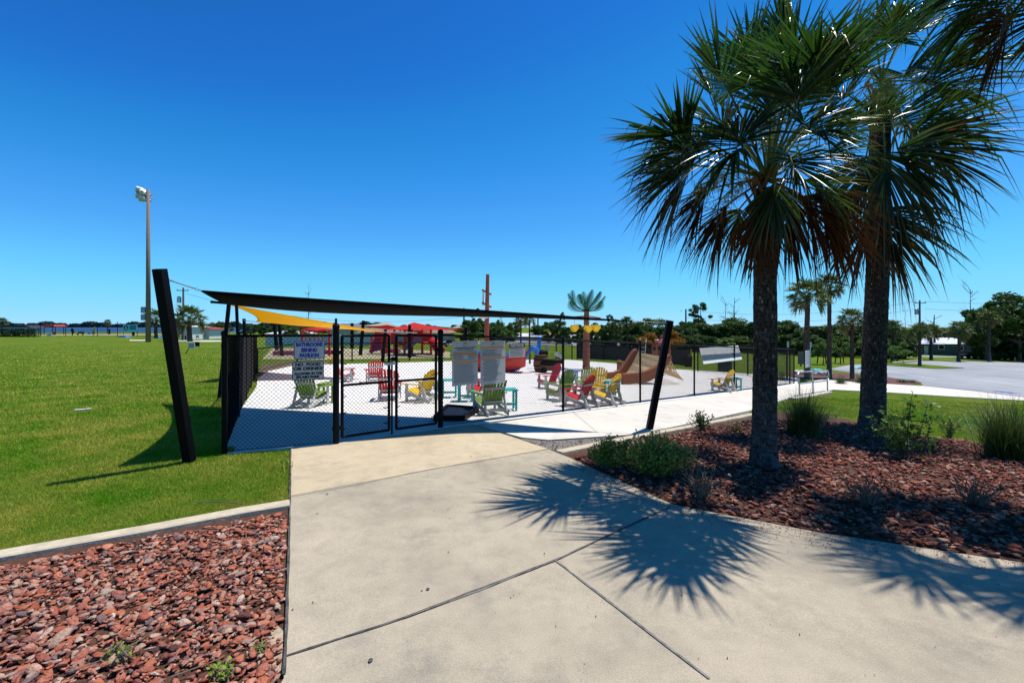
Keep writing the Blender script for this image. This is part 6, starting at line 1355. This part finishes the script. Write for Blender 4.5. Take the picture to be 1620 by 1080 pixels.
# ------------------------------------------------------------------ utility poles, wires, sign posts
def upole(label, px, base, top, Y, tr=0, arm=True):
    X = (px-CX)/F*Y; p = gp(X, Y); t = W(px, top, Y); T = thing('utility_pole', label, 'utility pole', p); obj('pole', MB().tube([p, t], [.20, .13], 10), m_greyw, T)
    if arm: obj('crossarm', MB().beam(t+Vector((-1.0,-.15,-.5)), t+Vector((1.0,-.15,-.5)), .12, .12), m_greyw, T)
    for s_ in (-.9, .9): obj('insulator', MB().lathe([(.05, 0), (.08, .1), (.04, .22)], t+Vector((s_,-.15,-.44)), 8), m_steel, T)
    if tr: obj('transformer', MB().lathe([(.3, 0), (.34, .1), (.34, .95), (.15, 1.1)], t+Vector((tr*.65, -.1, -2.6)), 12), m_steel, T)
    return t
t1 = upole('utility pole with a transformer behind the blue house', 1455, 563, 475, 84, -1); t0 = upole('bare utility pole left of the two pines', 1085, 552, 489, 84, 0, False)
t2 = upole('utility pole with a transformer behind the left palm', 290, 537, 455, 78, -1); t3 = upole('thin dark pole left of the pirate mast', 734, 545, 487, 80, 0, False); upole('utility pole behind the mid treeline', 851, 545, 500, 95, 0, False)
def wire(label, a, b_, sag): P = [a.lerp(b_, t)-Vector((0,0,sag*4*t*(1-t))) for t in np.linspace(0, 1, 20)]; tag(obj('power_line', MB().tube(P, .02, 4, cap=False), m_wire, None, tuple(a)), label, 'power line')
for i, dz in enumerate((-.2, -1.6)): wire(('upper','lower')[i]+' power line running right from the transformer pole behind the blue house', t1+Vector((.9,0,dz)), t1+Vector((70, -6, dz+1)), 1.2); wire(('upper','lower')[i]+' power line running left from the transformer pole behind the blue house', t1+Vector((-.9,0,dz)), t0+Vector((0,0,dz)), 1.5)
wire('power line running right from the left utility pole', t2+Vector((.5,0,-1.0)), t3+Vector((0,0,-1.5)), 2.5)
def signpost(label, px, base, top, y0, y1, w_): p = at(px, base); Y = p.y; T = thing('sign_post', label, 'sign', p); obj('pole', MB().tube([p, W(px, top, Y)], .035, 6), m_steel, T); obj('board', MB().box(W(px, (y0+y1)/2, Y)-Vector((0,.05,0)), (w_/F*Y, .02, (y1-y0)/F*Y)), m_white, T)
signpost('thin sign post with a small white plate right of the nearest trunk', 1246, 583, 540, 540, 549, 3); signpost('sign post with a small white plate left of the tall palm', 1282, 583, 541, 541, 549, 3)
signpost('small white sign right of the blue water post', 866, 567, 546, 546, 553, 7); signpost('low white parking sign near the white pickup', 1438, 566, 558, 558, 561, 3)
p = at(1226, 578); b = MB(); T = thing('information_board', 'blank grey board standing on the lawn right of the nearest trunk', 'board', p); obj('board', MB().box(W(1268, 566, p.y), (11/F*p.y, .08, 20/F*p.y)), m_greyw, T); obj('post', MB().tube([gp(W(1268,0,p.y).x, p.y+.1), W(1268, 558, p.y+.1)], .05, 6), m_black, T)
p = at(1089, 580); T = thing('black_bin', 'dark bin with a tube beside the end of the wind screen', 'bin', p); obj('body', MB().lathe([(.25, 0), (.28, .7), (.3, .72), (.12, .95)], p, 12), m_black, T); obj('tube', MB().tube([p+Vector((.15,0,0)), p+Vector((.2,0,1.3))], .03, 6), m_yel, T)
for k, L_ in TP.items():
    for o, used in L_:
        if not used:
            for ch in list(o.children): bpy.data.objects.remove(ch)
            bpy.data.objects.remove(o)
